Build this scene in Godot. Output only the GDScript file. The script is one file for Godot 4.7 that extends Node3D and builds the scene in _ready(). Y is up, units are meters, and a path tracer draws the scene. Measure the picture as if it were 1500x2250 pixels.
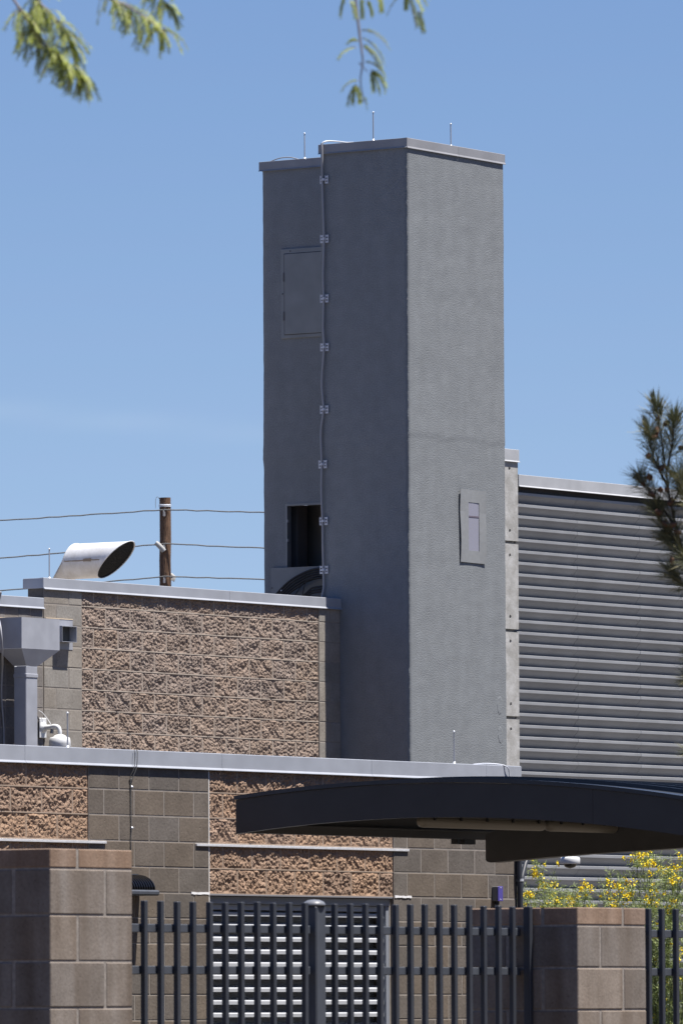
extends Node3D
# World axes: x runs along the building fronts (to the right and away), z points out of the fronts, y is up. Metres.

var M := {}
var taken := {}
var rng := RandomNumberGenerator.new()
var mesh_cache := {}
const BL := 0.4064      # block length
const BH := 0.2032      # course height

func _ready() -> void:
	rng.seed = 20240
	setup_view()
	make_materials()
	build_ground()
	build_upper_building()
	build_lower_building()
	build_tower()
	build_louvered_building()
	build_canopy()
	build_pillars()
	build_fences()
	build_roof_things()
	build_wall_things()
	build_tower_things()
	build_pole_and_wires()
	build_palo_verde()
	build_pine()
	build_mesquite()
	build_added_tree_belt()

# ------------------------------------------------------------------ camera, sky, sun
func setup_view() -> void:
	var cam := Camera3D.new()
	cam.name = "camera"
	add_child(cam)
	var phi := deg_to_rad(55.561)
	var pitch := deg_to_rad(3.612)
	var roll := deg_to_rad(-0.269)
	var fw := Vector3(sin(phi) * cos(pitch), sin(pitch), -cos(phi) * cos(pitch))
	var rt := Vector3(cos(phi), 0, sin(phi))
	var up := rt.cross(fw)
	var r2 := rt * cos(roll) + up * sin(roll)
	var u2 := up * cos(roll) - rt * sin(roll)
	cam.transform = Transform3D(Basis(r2, u2, -fw), Vector3(0, 1.65, 0))
	var att := CameraAttributesPhysical.new()
	att.frustum_focal_length = 187.73
	att.exposure_aperture = 15.0
	att.frustum_focus_distance = 80.0
	cam.attributes = att
	cam.fov = rad_to_deg(2.0 * atan(1125.0 / 17600.0))
	cam.near = 0.5
	cam.far = 6000.0
	cam.current = true

	var env := Environment.new()
	env.background_mode = Environment.BG_SKY
	env.tonemap_mode = Environment.TONE_MAPPER_LINEAR
	env.tonemap_exposure = 2.0
	env.background_energy_multiplier = 0.5
	env.sdfgi_enabled = true
	env.ssao_enabled = true
	env.ssil_enabled = true
	var w := 4096
	var h := 2048
	var img := Image.create(w, h, false, Image.FORMAT_RGB8)
	for y in h:
		img.fill_rect(Rect2i(0, y, w, 1), sky_color(90.0 - (y + 0.5) / h * 180.0))
	# an old, widened contrail low in the sky
	for x in range(500, 660):
		var az := (x + 0.5) / w * 360.0
		var mid := 4.34 - (az - 53.1) * 0.085
		var fade := clampf((az - 47.0) / 4.0, 0.0, 1.0) * clampf((57.0 - az) / 3.0, 0.0, 1.0)
		for y in range(950, 1010):
			var e := 90.0 - (y + 0.5) / h * 180.0
			var g := exp(-pow((e - mid) / 0.05, 2.0)) * 0.15 * fade
			if g > 0.002:
				img.set_pixel(x, y, sky_color(e).lerp(Color(0.86, 0.9, 0.96), g))
	var sm := PanoramaSkyMaterial.new()
	sm.panorama = ImageTexture.create_from_image(img)
	var sky := Sky.new()
	sky.sky_material = sm
	env.sky = sky
	var we := WorldEnvironment.new()
	we.name = "world_environment"
	we.environment = env
	add_child(we)

	var sun := DirectionalLight3D.new()
	sun.name = "sun"
	add_child(sun)
	sun.look_at_from_position(Vector3(0.33, 2.9, 1.0) * 10.0, Vector3.ZERO, Vector3.UP)
	sun.light_energy = 1.6
	sun.light_color = Color(1.0, 0.975, 0.94)
	sun.light_angular_distance = 0.53
	sun.shadow_enabled = true

func sky_color(e: float) -> Color:
	if e < 0.0:
		return Color(0.55, 0.5, 0.43)
	var t := exp(-e / 9.0)
	var z := Vector3(70, 113, 184)
	var c := z + (Vector3(203, 228, 249) - z) * t
	return Color(c.x / 255.0, c.y / 255.0, c.z / 255.0)

# ------------------------------------------------------------------ materials
func layered(size: int, layers: Array, base: float, pit_freq := 0.0, pit_at := 0.8, pit_depth := 0.0) -> Image:
	# grey image: base plus weighted noise layers [frequency, octaves, weight]; optional small dark pits
	var data: Array = []
	for l in layers:
		data.append(noise_bytes(size, l[0], l[1]))
	var pits := PackedByteArray()
	if pit_freq > 0.0:
		pits = noise_bytes(size, pit_freq, 2)
	var out := PackedByteArray()
	out.resize(size * size)
	for i in size * size:
		var v := base
		for k in data.size():
			v += (data[k][i] / 255.0 - 0.5) * layers[k][2]
		if pit_freq > 0.0 and pits[i] > pit_at * 255.0:
			v -= pit_depth
		out[i] = int(clampf(v, 0.0, 1.0) * 255.0)
	return Image.create_from_data(size, size, false, Image.FORMAT_L8, out)

var noise_seed := 7
func noise_bytes(size: int, freq: float, octaves: int) -> PackedByteArray:
	var n := FastNoiseLite.new()
	noise_seed += 13
	n.seed = noise_seed
	n.noise_type = FastNoiseLite.TYPE_SIMPLEX_SMOOTH
	n.frequency = freq
	n.fractal_octaves = octaves
	var im := n.get_seamless_image(size, size, false, false, 0.12, true)
	im.convert(Image.FORMAT_L8)
	return im.get_data()

func tinted(im: Image, a: Color, b: Color) -> ImageTexture:
	# grey image through a two-colour ramp (sRGB)
	var src := im.get_data()
	var out := PackedByteArray()
	out.resize(src.size() * 3)
	for i in src.size():
		var t := src[i] / 255.0
		out[i * 3] = int(lerpf(a.r, b.r, t) * 255.0)
		out[i * 3 + 1] = int(lerpf(a.g, b.g, t) * 255.0)
		out[i * 3 + 2] = int(lerpf(a.b, b.b, t) * 255.0)
	return ImageTexture.create_from_image(Image.create_from_data(im.get_width(), im.get_height(), false, Image.FORMAT_RGB8, out))

func mk(r: float, g: float, b: float, rough := 0.9, tex: Texture2D = null, scale := Vector3.ONE, bump: Texture2D = null, bump_cm := 0.0, metal := 0.0) -> StandardMaterial3D:
	# r, g, b are linear base colours
	var m := StandardMaterial3D.new()
	m.albedo_color = Color(r, g, b).linear_to_srgb()
	m.roughness = rough
	m.metallic = metal
	if tex or bump:
		m.uv1_triplanar = true
		m.uv1_world_triplanar = true
		m.uv1_scale = scale
		m.albedo_texture = tex
	if bump:
		m.heightmap_enabled = true
		m.heightmap_texture = bump
		m.heightmap_scale = bump_cm
	return m

func make_materials() -> void:
	var grain := ImageTexture.create_from_image(layered(512, [[0.12, 3, 0.9], [0.03, 2, 0.25]], 0.5))
	var cmu_tex := tinted(layered(512, [[0.010, 3, 0.35], [0.09, 3, 0.28]], 0.72, 0.11, 0.84, 0.45), Color(0.62, 0.6, 0.58), Color(1, 1, 1))
	var cmu_bump := ImageTexture.create_from_image(layered(512, [[0.10, 3, 0.6]], 0.6, 0.11, 0.84, 0.5))
	var split_tex := tinted(layered(512, [[0.05, 4, 0.9], [0.008, 2, 0.4]], 0.6), Color(0.74, 0.68, 0.64), Color(1, 1, 1))
	var stucco_tex := tinted(layered(512, [[0.012, 5, 0.32], [0.15, 3, 0.85]], 0.6), Color(0.80, 0.80, 0.80), Color(1, 1, 1))
	var stucco_bump := ImageTexture.create_from_image(layered(512, [[0.13, 3, 0.9], [0.28, 1, 0.3]], 0.5))
	var soft := tinted(layered(512, [[0.008, 4, 0.9]], 0.6), Color(0.9, 0.9, 0.9), Color(1, 1, 1))
	var wood := tinted(layered(512, [[0.03, 4, 1.2]], 0.5), Color(0.45, 0.42, 0.4), Color(1, 1, 1))
	var streak := tinted(layered(512, [[0.011, 3, 0.9]], 0.70), Color(0.74, 0.68, 0.62), Color(1, 1, 1))
	var s1 := Vector3.ONE * 0.55
	# plain concrete block: tan blocks of the lower building, paler ones of the upper one
	for i in 6:
		var k := 1.0 + (i - 2.5) * 0.035
		var w := (i % 3 - 1) * 0.006
		M["block_low_%d" % i] = mk((0.147 + w) * k, 0.124 * k, (0.104 - w) * k, 0.95, cmu_tex, s1, cmu_bump, 0.22)
		M["block_up_%d" % i] = mk((0.285 + w) * k, 0.265 * k, (0.240 - w) * k, 0.95, cmu_tex, s1, cmu_bump, 0.18)
		M["block_grey_%d" % i] = mk((0.210 + w) * k, 0.200 * k, (0.197 - w) * k, 0.95, cmu_tex, s1, cmu_bump, 0.18)
		M["block_pillar_%d" % i] = mk((0.256 + w) * k, 0.224 * k, (0.200 - w) * k, 0.95, cmu_tex, Vector3.ONE * 0.9, cmu_bump, 0.12)
		M["cap_%d" % i] = mk((0.34 + w) * k, 0.25 * k, (0.195 - w) * k, 0.95, cmu_tex, Vector3.ONE * 0.9, cmu_bump, 0.12)
		for key in ["block_pillar_%d" % i, "cap_%d" % i]:
			var pm: StandardMaterial3D = M[key]
			pm.detail_enabled = true
			pm.detail_albedo = streak
			pm.detail_blend_mode = BaseMaterial3D.BLEND_MODE_MUL
			pm.detail_uv_layer = BaseMaterial3D.DETAIL_UV_2
			pm.uv2_triplanar = true
			pm.uv2_world_triplanar = true
			pm.uv2_scale = Vector3(0.9, 0.10, 0.9)
		M["split_low_%d" % i] = mk((0.320 + w) * k, 0.226 * k, (0.162 - w) * k, 0.95, split_tex, Vector3.ONE * 1.3, grain, 0.4)
		M["split_up_%d" % i] = mk((0.285 + w) * k, 0.233 * k, (0.198 - w) * k, 0.95, split_tex, Vector3.ONE * 1.3, grain, 0.4)
	M.mortar_up = mk(0.450, 0.385, 0.325, 0.95, grain_tint(0.8), s1)
	M.mortar_low = mk(0.260, 0.232, 0.208, 0.95, grain_tint(0.8), s1)
	M.stucco = mk(0.220, 0.238, 0.256, 0.92, stucco_tex, Vector3.ONE * 0.75, stucco_bump, 0.26)
	var runs := tinted(layered(512, [[0.011, 4, 0.8]], 0.65), Color(0.945, 0.945, 0.945), Color(1, 1, 1))
	M.stucco.detail_enabled = true
	M.stucco.detail_albedo = runs
	M.stucco.detail_blend_mode = BaseMaterial3D.BLEND_MODE_MUL
	M.stucco.detail_uv_layer = BaseMaterial3D.DETAIL_UV_2
	M.stucco.uv2_triplanar = true
	M.stucco.uv2_world_triplanar = true
	M.stucco.uv2_scale = Vector3(0.8, 0.16, 0.8)
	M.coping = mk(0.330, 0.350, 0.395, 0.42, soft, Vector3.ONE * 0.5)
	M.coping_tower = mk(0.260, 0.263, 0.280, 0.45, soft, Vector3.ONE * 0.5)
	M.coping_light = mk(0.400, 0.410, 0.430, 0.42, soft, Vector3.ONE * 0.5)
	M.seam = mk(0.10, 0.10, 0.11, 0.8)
	M.sheet = mk(0.340, 0.355, 0.400, 0.45, soft, Vector3.ONE * 0.8)
	M.panel_grey = mk(0.222, 0.236, 0.245, 0.55, soft, Vector3.ONE * 0.6)
	M.louver = mk(0.276, 0.284, 0.298, 0.5, soft, Vector3.ONE * 0.3)
	M.louver_b = mk(0.262, 0.270, 0.284, 0.55, soft, Vector3.ONE * 0.4)
	M.door_blade = mk(0.450, 0.470, 0.510, 0.45, soft, Vector3.ONE * 0.6)
	M.door_frame = mk(0.10, 0.11, 0.13, 0.5)
	M.concrete = mk(0.430, 0.430, 0.425, 0.9, tinted(layered(512, [[0.012, 4, 0.8], [0.07, 3, 0.35]], 0.65), Color(0.72, 0.71, 0.69), Color(1, 1, 1)), Vector3.ONE * 0.6, grain, 0.15)
	M.fence = mk(0.035, 0.040, 0.052, 0.5, soft, Vector3.ONE * 2.0)
	M.fence_rail = mk(0.060, 0.068, 0.085, 0.5, soft, Vector3.ONE * 2.0)
	M.cap_metal = mk(0.150, 0.157, 0.175, 0.4)
	M.navy = mk(0.031, 0.030, 0.032, 0.45, soft, Vector3.ONE * 0.9)
	M.navy_roof = mk(0.036, 0.042, 0.052, 0.35, soft, Vector3.ONE * 0.9)
	M.brown_steel = mk(0.056, 0.053, 0.051, 0.55, soft, Vector3.ONE * 0.9)
	M.diffuser = mk(0.190, 0.167, 0.132, 0.5)
	M.galv = mk(0.62, 0.64, 0.68, 0.35, null, Vector3.ONE, null, 0.0, 0.35)
	M.rod = mk(0.260, 0.270, 0.300, 0.4)
	M.clip = mk(0.550, 0.570, 0.620, 0.45, null, Vector3.ONE, null, 0.0, 0.1)
	M.conduit = mk(0.260, 0.265, 0.285, 0.5)
	M.black = mk(0.012, 0.012, 0.013, 0.6)
	M.black_gloss = mk(0.012, 0.012, 0.014, 0.22)
	M.cable = mk(0.014, 0.014, 0.016, 0.55)
	M.white = mk(0.620, 0.630, 0.640, 0.4)
	M.duct = mk(0.660, 0.670, 0.690, 0.4, tinted(layered(512, [[0.012, 4, 0.7], [0.05, 2, 0.25]], 0.75, 0.03, 0.9, 0.3), Color(0.80, 0.78, 0.74), Color(1, 1, 1)), Vector3.ONE * 0.9)
	M.dome_glass = mk(0.02, 0.02, 0.022, 0.12)
	M.lilac = mk(0.240, 0.243, 0.300, 0.6)
	M.violet = mk(0.075, 0.060, 0.280, 0.45)
	M.box_grey = mk(0.140, 0.140, 0.147, 0.55)
	M.board = mk(0.300, 0.170, 0.070, 0.85)
	M.pole = mk(0.260, 0.150, 0.088, 0.9, wood, Vector3(3.0, 0.22, 3.0), ImageTexture.create_from_image(layered(256, [[0.05, 3, 1.0]], 0.5)), 2.0)
	M.wire = mk(0.10, 0.10, 0.10, 0.6)
	M.insulator = mk(0.36, 0.36, 0.35, 0.5)
	M.dark_room = mk(0.300, 0.280, 0.260, 0.9)
	M.roof = mk(0.320, 0.285, 0.245, 0.9, soft, Vector3.ONE * 0.2)
	M.ground = mk(0.140, 0.122, 0.100, 0.95, tinted(layered(512, [[0.01, 4, 0.8], [0.1, 3, 0.4]], 0.6), Color(0.6, 0.58, 0.55), Color(1, 1, 1)), Vector3.ONE * 0.15)
	M.bark = mk(0.13, 0.105, 0.08, 0.95, wood, Vector3(4, 1, 4))
	M.twig_purple = mk(0.240, 0.200, 0.200, 0.8)
	M.leaf = mk(0.270, 0.325, 0.040, 0.6)
	M.leaf.backlight = Color(0.55, 0.6, 0.1)
	M.palo_bark = mk(0.10, 0.115, 0.045, 0.8)
	M.palo_leaf = mk(0.240, 0.290, 0.110, 0.7)
	M.palo_leaf.backlight = Color(0.3, 0.35, 0.1)
	M.flower = mk(0.800, 0.640, 0.016, 0.7)
	M.flower.backlight = Color(0.5, 0.38, 0.02)
	M.needle = mk(0.098, 0.105, 0.058, 0.6)
	M.needle.backlight = Color(0.15, 0.18, 0.08)
	M.needle_dry = mk(0.220, 0.200, 0.100, 0.7)
	M.cone = mk(0.110, 0.055, 0.032, 0.8)
	for k in ["leaf", "palo_leaf", "flower", "needle"]:
		M[k].backlight_enabled = true
	M.pine_bark = mk(0.10, 0.075, 0.055, 0.95, wood, Vector3(4, 1, 4))

func grain_tint(lo: float) -> ImageTexture:
	return tinted(layered(256, [[0.06, 3, 0.8]], 0.6), Color(lo, lo, lo), Color(1, 1, 1))

# ------------------------------------------------------------------ helpers
func numbered(called: String) -> String:
	var n: int = taken.get(called, 0)
	taken[called] = n + 1
	return called if n == 0 else "%s_%03d" % [called, n]

func thing(called: String, label: String, category: String, at := Vector3.ZERO, group := "") -> Node3D:
	var o := Node3D.new()
	o.name = numbered(called)
	add_child(o)
	o.position = at
	tag(o, label, category, group)
	return o

func tag(o: Node3D, label: String, category: String, group := "") -> void:
	o.set_meta("label", label)
	o.set_meta("category", category)
	if group != "":
		o.set_meta("group", group)

func begin() -> SurfaceTool:
	var st := SurfaceTool.new()
	st.begin(Mesh.PRIMITIVE_TRIANGLES)
	st.set_smooth_group(-1)
	return st

func done(st: SurfaceTool) -> ArrayMesh:
	st.generate_normals()
	return st.commit()

func obj(called: String, st: SurfaceTool, m: Material, parent: Node) -> MeshInstance3D:
	return inst(called, done(st), m, parent)

func inst(called: String, mesh: Mesh, m: Material, parent: Node, at := Vector3.ZERO) -> MeshInstance3D:
	var o := MeshInstance3D.new()
	o.name = called
	o.mesh = mesh
	o.material_override = m
	o.position = at
	o.cast_shadow = GeometryInstance3D.SHADOW_CASTING_SETTING_ON
	parent.add_child(o, true)
	return o

func tri(st: SurfaceTool, a: Vector3, b: Vector3, c: Vector3, out: Vector3) -> void:
	if (b - a).cross(c - a).dot(out) > 0.0:
		st.add_vertex(a); st.add_vertex(c); st.add_vertex(b)
	else:
		st.add_vertex(a); st.add_vertex(b); st.add_vertex(c)

func quad(st: SurfaceTool, a: Vector3, b: Vector3, c: Vector3, d: Vector3, out: Vector3) -> void:
	if ((b - a).cross(c - a) + (c - a).cross(d - a)).dot(out) > 0.0:
		st.add_vertex(a); st.add_vertex(c); st.add_vertex(b)
		st.add_vertex(a); st.add_vertex(d); st.add_vertex(c)
	else:
		st.add_vertex(a); st.add_vertex(b); st.add_vertex(c)
		st.add_vertex(a); st.add_vertex(c); st.add_vertex(d)

func box(st: SurfaceTool, lo: Vector3, hi: Vector3) -> void:
	for ax in 3:
		for s in 2:
			var p := []
			for k in [[0, 0], [1, 0], [1, 1], [0, 1]]:
				var v := Vector3.ZERO
				v[ax] = hi[ax] if s == 1 else lo[ax]
				v[(ax + 1) % 3] = hi[(ax + 1) % 3] if k[0] == 1 else lo[(ax + 1) % 3]
				v[(ax + 2) % 3] = hi[(ax + 2) % 3] if k[1] == 1 else lo[(ax + 2) % 3]
				p.append(v)
			var n := Vector3.ZERO
			n[ax] = 1.0 if s == 1 else -1.0
			quad(st, p[0], p[1], p[2], p[3], n)

func cbox(st: SurfaceTool, lo: Vector3, hi: Vector3, c: float) -> void:
	# box with all edges chamfered
	var ctr := (lo + hi) * 0.5
	var h := (hi - lo) * 0.5
	c = minf(c, minf(h.x, minf(h.y, h.z)) * 0.95)
	var sgn := [-1.0, 1.0]
	for ax in 3:
		var a1 := (ax + 1) % 3
		var a2 := (ax + 2) % 3
		for s in sgn:
			var p := []
			for k in [[-1.0, -1.0], [1.0, -1.0], [1.0, 1.0], [-1.0, 1.0]]:
				var v := Vector3.ZERO
				v[ax] = s * h[ax]
				v[a1] = k[0] * (h[a1] - c)
				v[a2] = k[1] * (h[a2] - c)
				p.append(ctr + v)
			var n := Vector3.ZERO
			n[ax] = s
			quad(st, p[0], p[1], p[2], p[3], n)
			for s2 in sgn:   # edge between ax and a1
				var q := []
				for t in sgn:
					var va := Vector3.ZERO
					va[ax] = s * h[ax]; va[a1] = s2 * (h[a1] - c); va[a2] = t * (h[a2] - c)
					q.append(ctr + va)
				for t in [1.0, -1.0]:
					var vb := Vector3.ZERO
					vb[ax] = s * (h[ax] - c); vb[a1] = s2 * h[a1]; vb[a2] = t * (h[a2] - c)
					q.append(ctr + vb)
				var n2 := Vector3.ZERO
				n2[ax] = s; n2[a1] = s2
				quad(st, q[0], q[1], q[2], q[3], n2)
	for x in sgn:
		for y in sgn:
			for z in sgn:
				var n3 := Vector3(x, y, z)
				tri(st, ctr + Vector3(x * h.x, y * (h.y - c), z * (h.z - c)), ctr + Vector3(x * (h.x - c), y * h.y, z * (h.z - c)), ctr + Vector3(x * (h.x - c), y * (h.y - c), z * h.z), n3)

func prism(st: SurfaceTool, poly: PackedVector2Array, o: Vector3, ux: Vector3, uy: Vector3, along: Vector3) -> void:
	# polygon in the plane (ux, uy) at o, swept along
	var area := 0.0
	for i in poly.size():
		var p := poly[i]
		var q := poly[(i + 1) % poly.size()]
		area += p.cross(q)
	for i in poly.size():
		var p := poly[i]
		var q := poly[(i + 1) % poly.size()]
		var e := q - p
		var n := Vector2(e.y, -e.x) * signf(area)
		var a := o + ux * p.x + uy * p.y
		var b := o + ux * q.x + uy * q.y
		quad(st, a, b, b + along, a + along, ux * n.x + uy * n.y)
	var ids := Geometry2D.triangulate_polygon(poly)
	for k in range(0, ids.size(), 3):
		var t := []
		for j in 3:
			var p := poly[ids[k + j]]
			t.append(o + ux * p.x + uy * p.y)
		tri(st, t[0], t[1], t[2], -along)
		tri(st, t[0] + along, t[1] + along, t[2] + along, along)

func ring(c: Vector3, dir: Vector3, r: float, sides: int) -> Array:
	var d := dir.normalized()
	var u := d.cross(Vector3.UP if absf(d.y) < 0.95 else Vector3.RIGHT).normalized()
	var v := d.cross(u)
	var out := []
	for i in sides:
		var t := TAU * i / sides
		out.append(c + (u * cos(t) + v * sin(t)) * r)
	return out

func tube(st: SurfaceTool, pts: Array, r0: float, r1: float, sides := 8, caps := true) -> void:
	st.set_smooth_group(1)
	var rings := []
	for i in pts.size():
		var d: Vector3 = pts[mini(i + 1, pts.size() - 1)] - pts[maxi(i - 1, 0)]
		rings.append(ring(pts[i], d, lerpf(r0, r1, float(i) / maxf(1.0, pts.size() - 1)), sides))
	for i in pts.size() - 1:
		# keep the rings from twisting against one another
		var best := 0
		var bd := 1e9
		for s in sides:
			var dd: float = ((rings[i][0] - pts[i]).normalized() - (rings[i + 1][s] - pts[i + 1]).normalized()).length()
			if dd < bd:
				bd = dd
				best = s
		if best > 0:
			var re := []
			for s in sides:
				re.append(rings[i + 1][(s + best) % sides])
			rings[i + 1] = re
		for k in sides:
			var a: Vector3 = rings[i][k]
			var b: Vector3 = rings[i][(k + 1) % sides]
			var c: Vector3 = rings[i + 1][(k + 1) % sides]
			var d2: Vector3 = rings[i + 1][k]
			quad(st, a, b, c, d2, (a + b) * 0.5 - pts[i])
	st.set_smooth_group(-1)
	if caps:
		for e in [0, pts.size() - 1]:
			var out: Vector3 = pts[e] - pts[1 if e == 0 else pts.size() - 2]
			for k in sides:
				tri(st, pts[e], rings[e][k], rings[e][(k + 1) % sides], out)

func lathe(st: SurfaceTool, c: Vector3, axis: Vector3, prof: Array, sides := 20) -> void:
	# prof: [radius, height along the axis]
	st.set_smooth_group(2)
	for i in prof.size() - 1:
		var c0: Vector3 = c + axis * float(prof[i][1])
		var c1: Vector3 = c + axis * float(prof[i + 1][1])
		var a := ring(c0, axis, maxf(prof[i][0], 1e-4), sides)
		var b := ring(c1, axis, maxf(prof[i + 1][0], 1e-4), sides)
		for k in sides:
			var mid: Vector3 = (a[k] + b[k] + a[(k + 1) % sides] + b[(k + 1) % sides]) * 0.25
			var out: Vector3 = mid - (c0 + c1) * 0.5 + axis * (prof[i][0] - prof[i + 1][0]) * signf(prof[i + 1][1] - prof[i][1] + 1e-6)
			quad(st, a[k], a[(k + 1) % sides], b[(k + 1) % sides], b[k], out)
	st.set_smooth_group(-1)

func boxed(called: String, lo: Vector3, hi: Vector3, m: Material, parent: Node, chamfer := 0.0) -> MeshInstance3D:
	var st := begin()
	if chamfer > 0.0:
		cbox(st, lo, hi, chamfer)
	else:
		box(st, lo, hi)
	return obj(called, st, m, parent)

# ------------------------------------------------------------------ block masonry
func plain_block(length: float, height: float, depth: float) -> ArrayMesh:
	var key := "p%.3f_%.3f_%.3f" % [length, height, depth]
	if not mesh_cache.has(key):
		var st := begin()
		cbox(st, Vector3(-length / 2, -height / 2, -depth), Vector3(length / 2, height / 2, 0), 0.004)
		mesh_cache[key] = done(st)
	return mesh_cache[key]

func split_block(length: float, height: float, variant: int) -> ArrayMesh:
	# a block with a rough, broken face: edges at z = 0, the face breaks out to about 3 cm
	var key := "s%.3f_%.3f_%d" % [length, height, variant]
	if mesh_cache.has(key):
		return mesh_cache[key]
	var n1 := FastNoiseLite.new()
	n1.seed = 100 + variant * 7
	n1.noise_type = FastNoiseLite.TYPE_CELLULAR
	n1.cellular_return_type = FastNoiseLite.RETURN_DISTANCE
	n1.frequency = 30.0
	n1.fractal_type = FastNoiseLite.FRACTAL_NONE
	var n2 := FastNoiseLite.new()
	n2.seed = 300 + variant * 11
	n2.noise_type = FastNoiseLite.TYPE_SIMPLEX_SMOOTH
	n2.frequency = 20.0
	n2.fractal_octaves = 3
	n2.fractal_gain = 0.62
	var n3 := FastNoiseLite.new()
	n3.seed = 500 + variant * 3
	n3.frequency = 5.0
	n3.fractal_octaves = 1
	var nx := int(maxf(10.0, length / 0.0088))
	var ny := int(height / 0.0088)
	var g := []
	var r := RandomNumberGenerator.new()
	r.seed = variant * 31 + int(length * 1000.0)
	for j in ny + 1:
		var row := []
		for i in nx + 1:
			var x := -length / 2 + length * i / nx
			var y := -height / 2 + height * j / ny
			var e := minf(minf(x + length / 2, length / 2 - x), minf(y + height / 2, height / 2 - y))
			var k := smoothstep(0.0, 0.019, e)
			var inner := 1.0 if (i > 0 and j > 0 and i < nx and j < ny) else 0.0
			var h := 0.002 + 0.0125 * n2.get_noise_2d(x, y) + 0.009 * n3.get_noise_2d(x, y) - 0.010 * (n1.get_noise_2d(x, y) + 0.5)
			h = clampf(h, -0.013, 0.017) * k
			row.append(Vector3(x + inner * r.randf_range(-0.003, 0.003), y + inner * r.randf_range(-0.003, 0.003), h))
		g.append(row)
	var st := begin()
	for j in ny:
		for i in nx:
			var a: Vector3 = g[j][i]
			var b: Vector3 = g[j][i + 1]
			var c: Vector3 = g[j + 1][i + 1]
			var d: Vector3 = g[j + 1][i]
			if (i + j) % 2 == 0:
				tri(st, a, b, c, Vector3.BACK); tri(st, a, c, d, Vector3.BACK)
			else:
				tri(st, a, b, d, Vector3.BACK); tri(st, b, c, d, Vector3.BACK)
	var w := Vector3(0, 0, -0.06)
	for i in nx:
		quad(st, g[0][i], g[0][i + 1], g[0][i + 1] + w, g[0][i] + w, Vector3.DOWN)
		quad(st, g[ny][i], g[ny][i + 1], g[ny][i + 1] + w, g[ny][i] + w, Vector3.UP)
	for j in ny:
		quad(st, g[j][0], g[j + 1][0], g[j + 1][0] + w, g[j][0] + w, Vector3.LEFT)
		quad(st, g[j][nx], g[j + 1][nx], g[j + 1][nx] + w, g[j][nx] + w, Vector3.RIGHT)
	mesh_cache[key] = done(st)
	return mesh_cache[key]

var mortar := SurfaceTool.new()      # collects the mortar between split-face blocks
func lay_row(wall: Node, split: bool, tones: String, x0: float, x1: float, yb: float, yt: float, z: float, lengths: Array) -> void:
	# one course from x0 to x1; the given lengths come first, then full blocks; the last one is cut
	var joint := 0.010
	var x := x0
	var k := 0
	while x < x1 - 0.02:
		var l: float = lengths[k] if k < lengths.size() else BL
		k += 1
		if x + l > x1 - 0.06:
			l = x1 - x
		var o: MeshInstance3D
		var h := yt - yb - joint
		var tone: Material = M["%s_%d" % [tones, rng.randi() % 6]]
		var mid := Vector3(x + l / 2, (yb + yt) / 2, z)
		if split:
			var v := rng.randi() % 9
			var ll := snappedf(l - joint, 0.002)
			o = inst("split_block", split_block(ll, snappedf(h, 0.001), v if l > 0.3 else v % 4), tone, wall, mid + Vector3(0, 0, -0.012))
			if rng.randf() < 0.5:
				o.rotation.z = PI
			var mz := z - 0.0075
			box(mortar, Vector3(x - joint / 2, yb - joint / 2, z - 0.033), Vector3(x + l - joint / 2, yb + joint / 2, mz))
			box(mortar, Vector3(x - joint / 2, yb + joint / 2, z - 0.033), Vector3(x + joint / 2, yt - joint / 2, mz - 0.0035))
		else:
			o = inst("block", plain_block(snappedf(l - joint, 0.001), snappedf(h, 0.001), 0.05), tone, wall, mid + Vector3(0, 0, rng.randf_range(-0.0012, 0.0012)))
		x += l

func coping_run(parent: Node, x0: float, x1: float, yb: float, yt: float, z: float, joints: Array, m: Material, back := 0.24, lip := 0.015, drop := 0.0) -> void:
	# metal coping along x: fascia with a kicked-out drip lip, top sheet sloping back; one part per length
	var cuts := [x0] + joints + [x1]
	for i in cuts.size() - 1:
		var a: float = cuts[i] + (0.0015 if i > 0 else 0.0)
		var b: float = cuts[i + 1] - (0.0015 if i < cuts.size() - 2 else 0.0)
		var y0 := yb - drop * (a - x0) / (x1 - x0)
		var y1 := yb - drop * (b - x0) / (x1 - x0)
		var hgt := yt - yb
		var prof := PackedVector2Array([Vector2(z + 0.010 + lip, 0.0), Vector2(z + 0.010 + lip, 0.004), Vector2(z + 0.010, 0.020), Vector2(z + 0.010, hgt - 0.004), Vector2(z + 0.006, hgt), Vector2(z - back, hgt - 0.012), Vector2(z - back, hgt - 0.10), Vector2(z - back + 0.004, hgt - 0.10), Vector2(z - back + 0.004, hgt - 0.05), Vector2(z + 0.004, hgt - 0.05), Vector2(z + 0.004, 0.010), Vector2(z + 0.007, 0.0)])
		var st := begin()
		prism(st, prof, Vector3(a, y0, 0), Vector3(0, 0, 1), Vector3.UP, Vector3(b - a, y1 - y0, 0))
		obj("coping", st, m, parent)

# ------------------------------------------------------------------ setting
func build_ground() -> void:
	var st := begin()
	quad(st, Vector3(-3000, 0, -3000), Vector3(3000, 0, -3000), Vector3(3000, 0, 3000), Vector3(-3000, 0, 3000), Vector3.UP)
	var o := obj("ground", st, M.ground, self)
	o.set_meta("kind", "structure")

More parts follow.
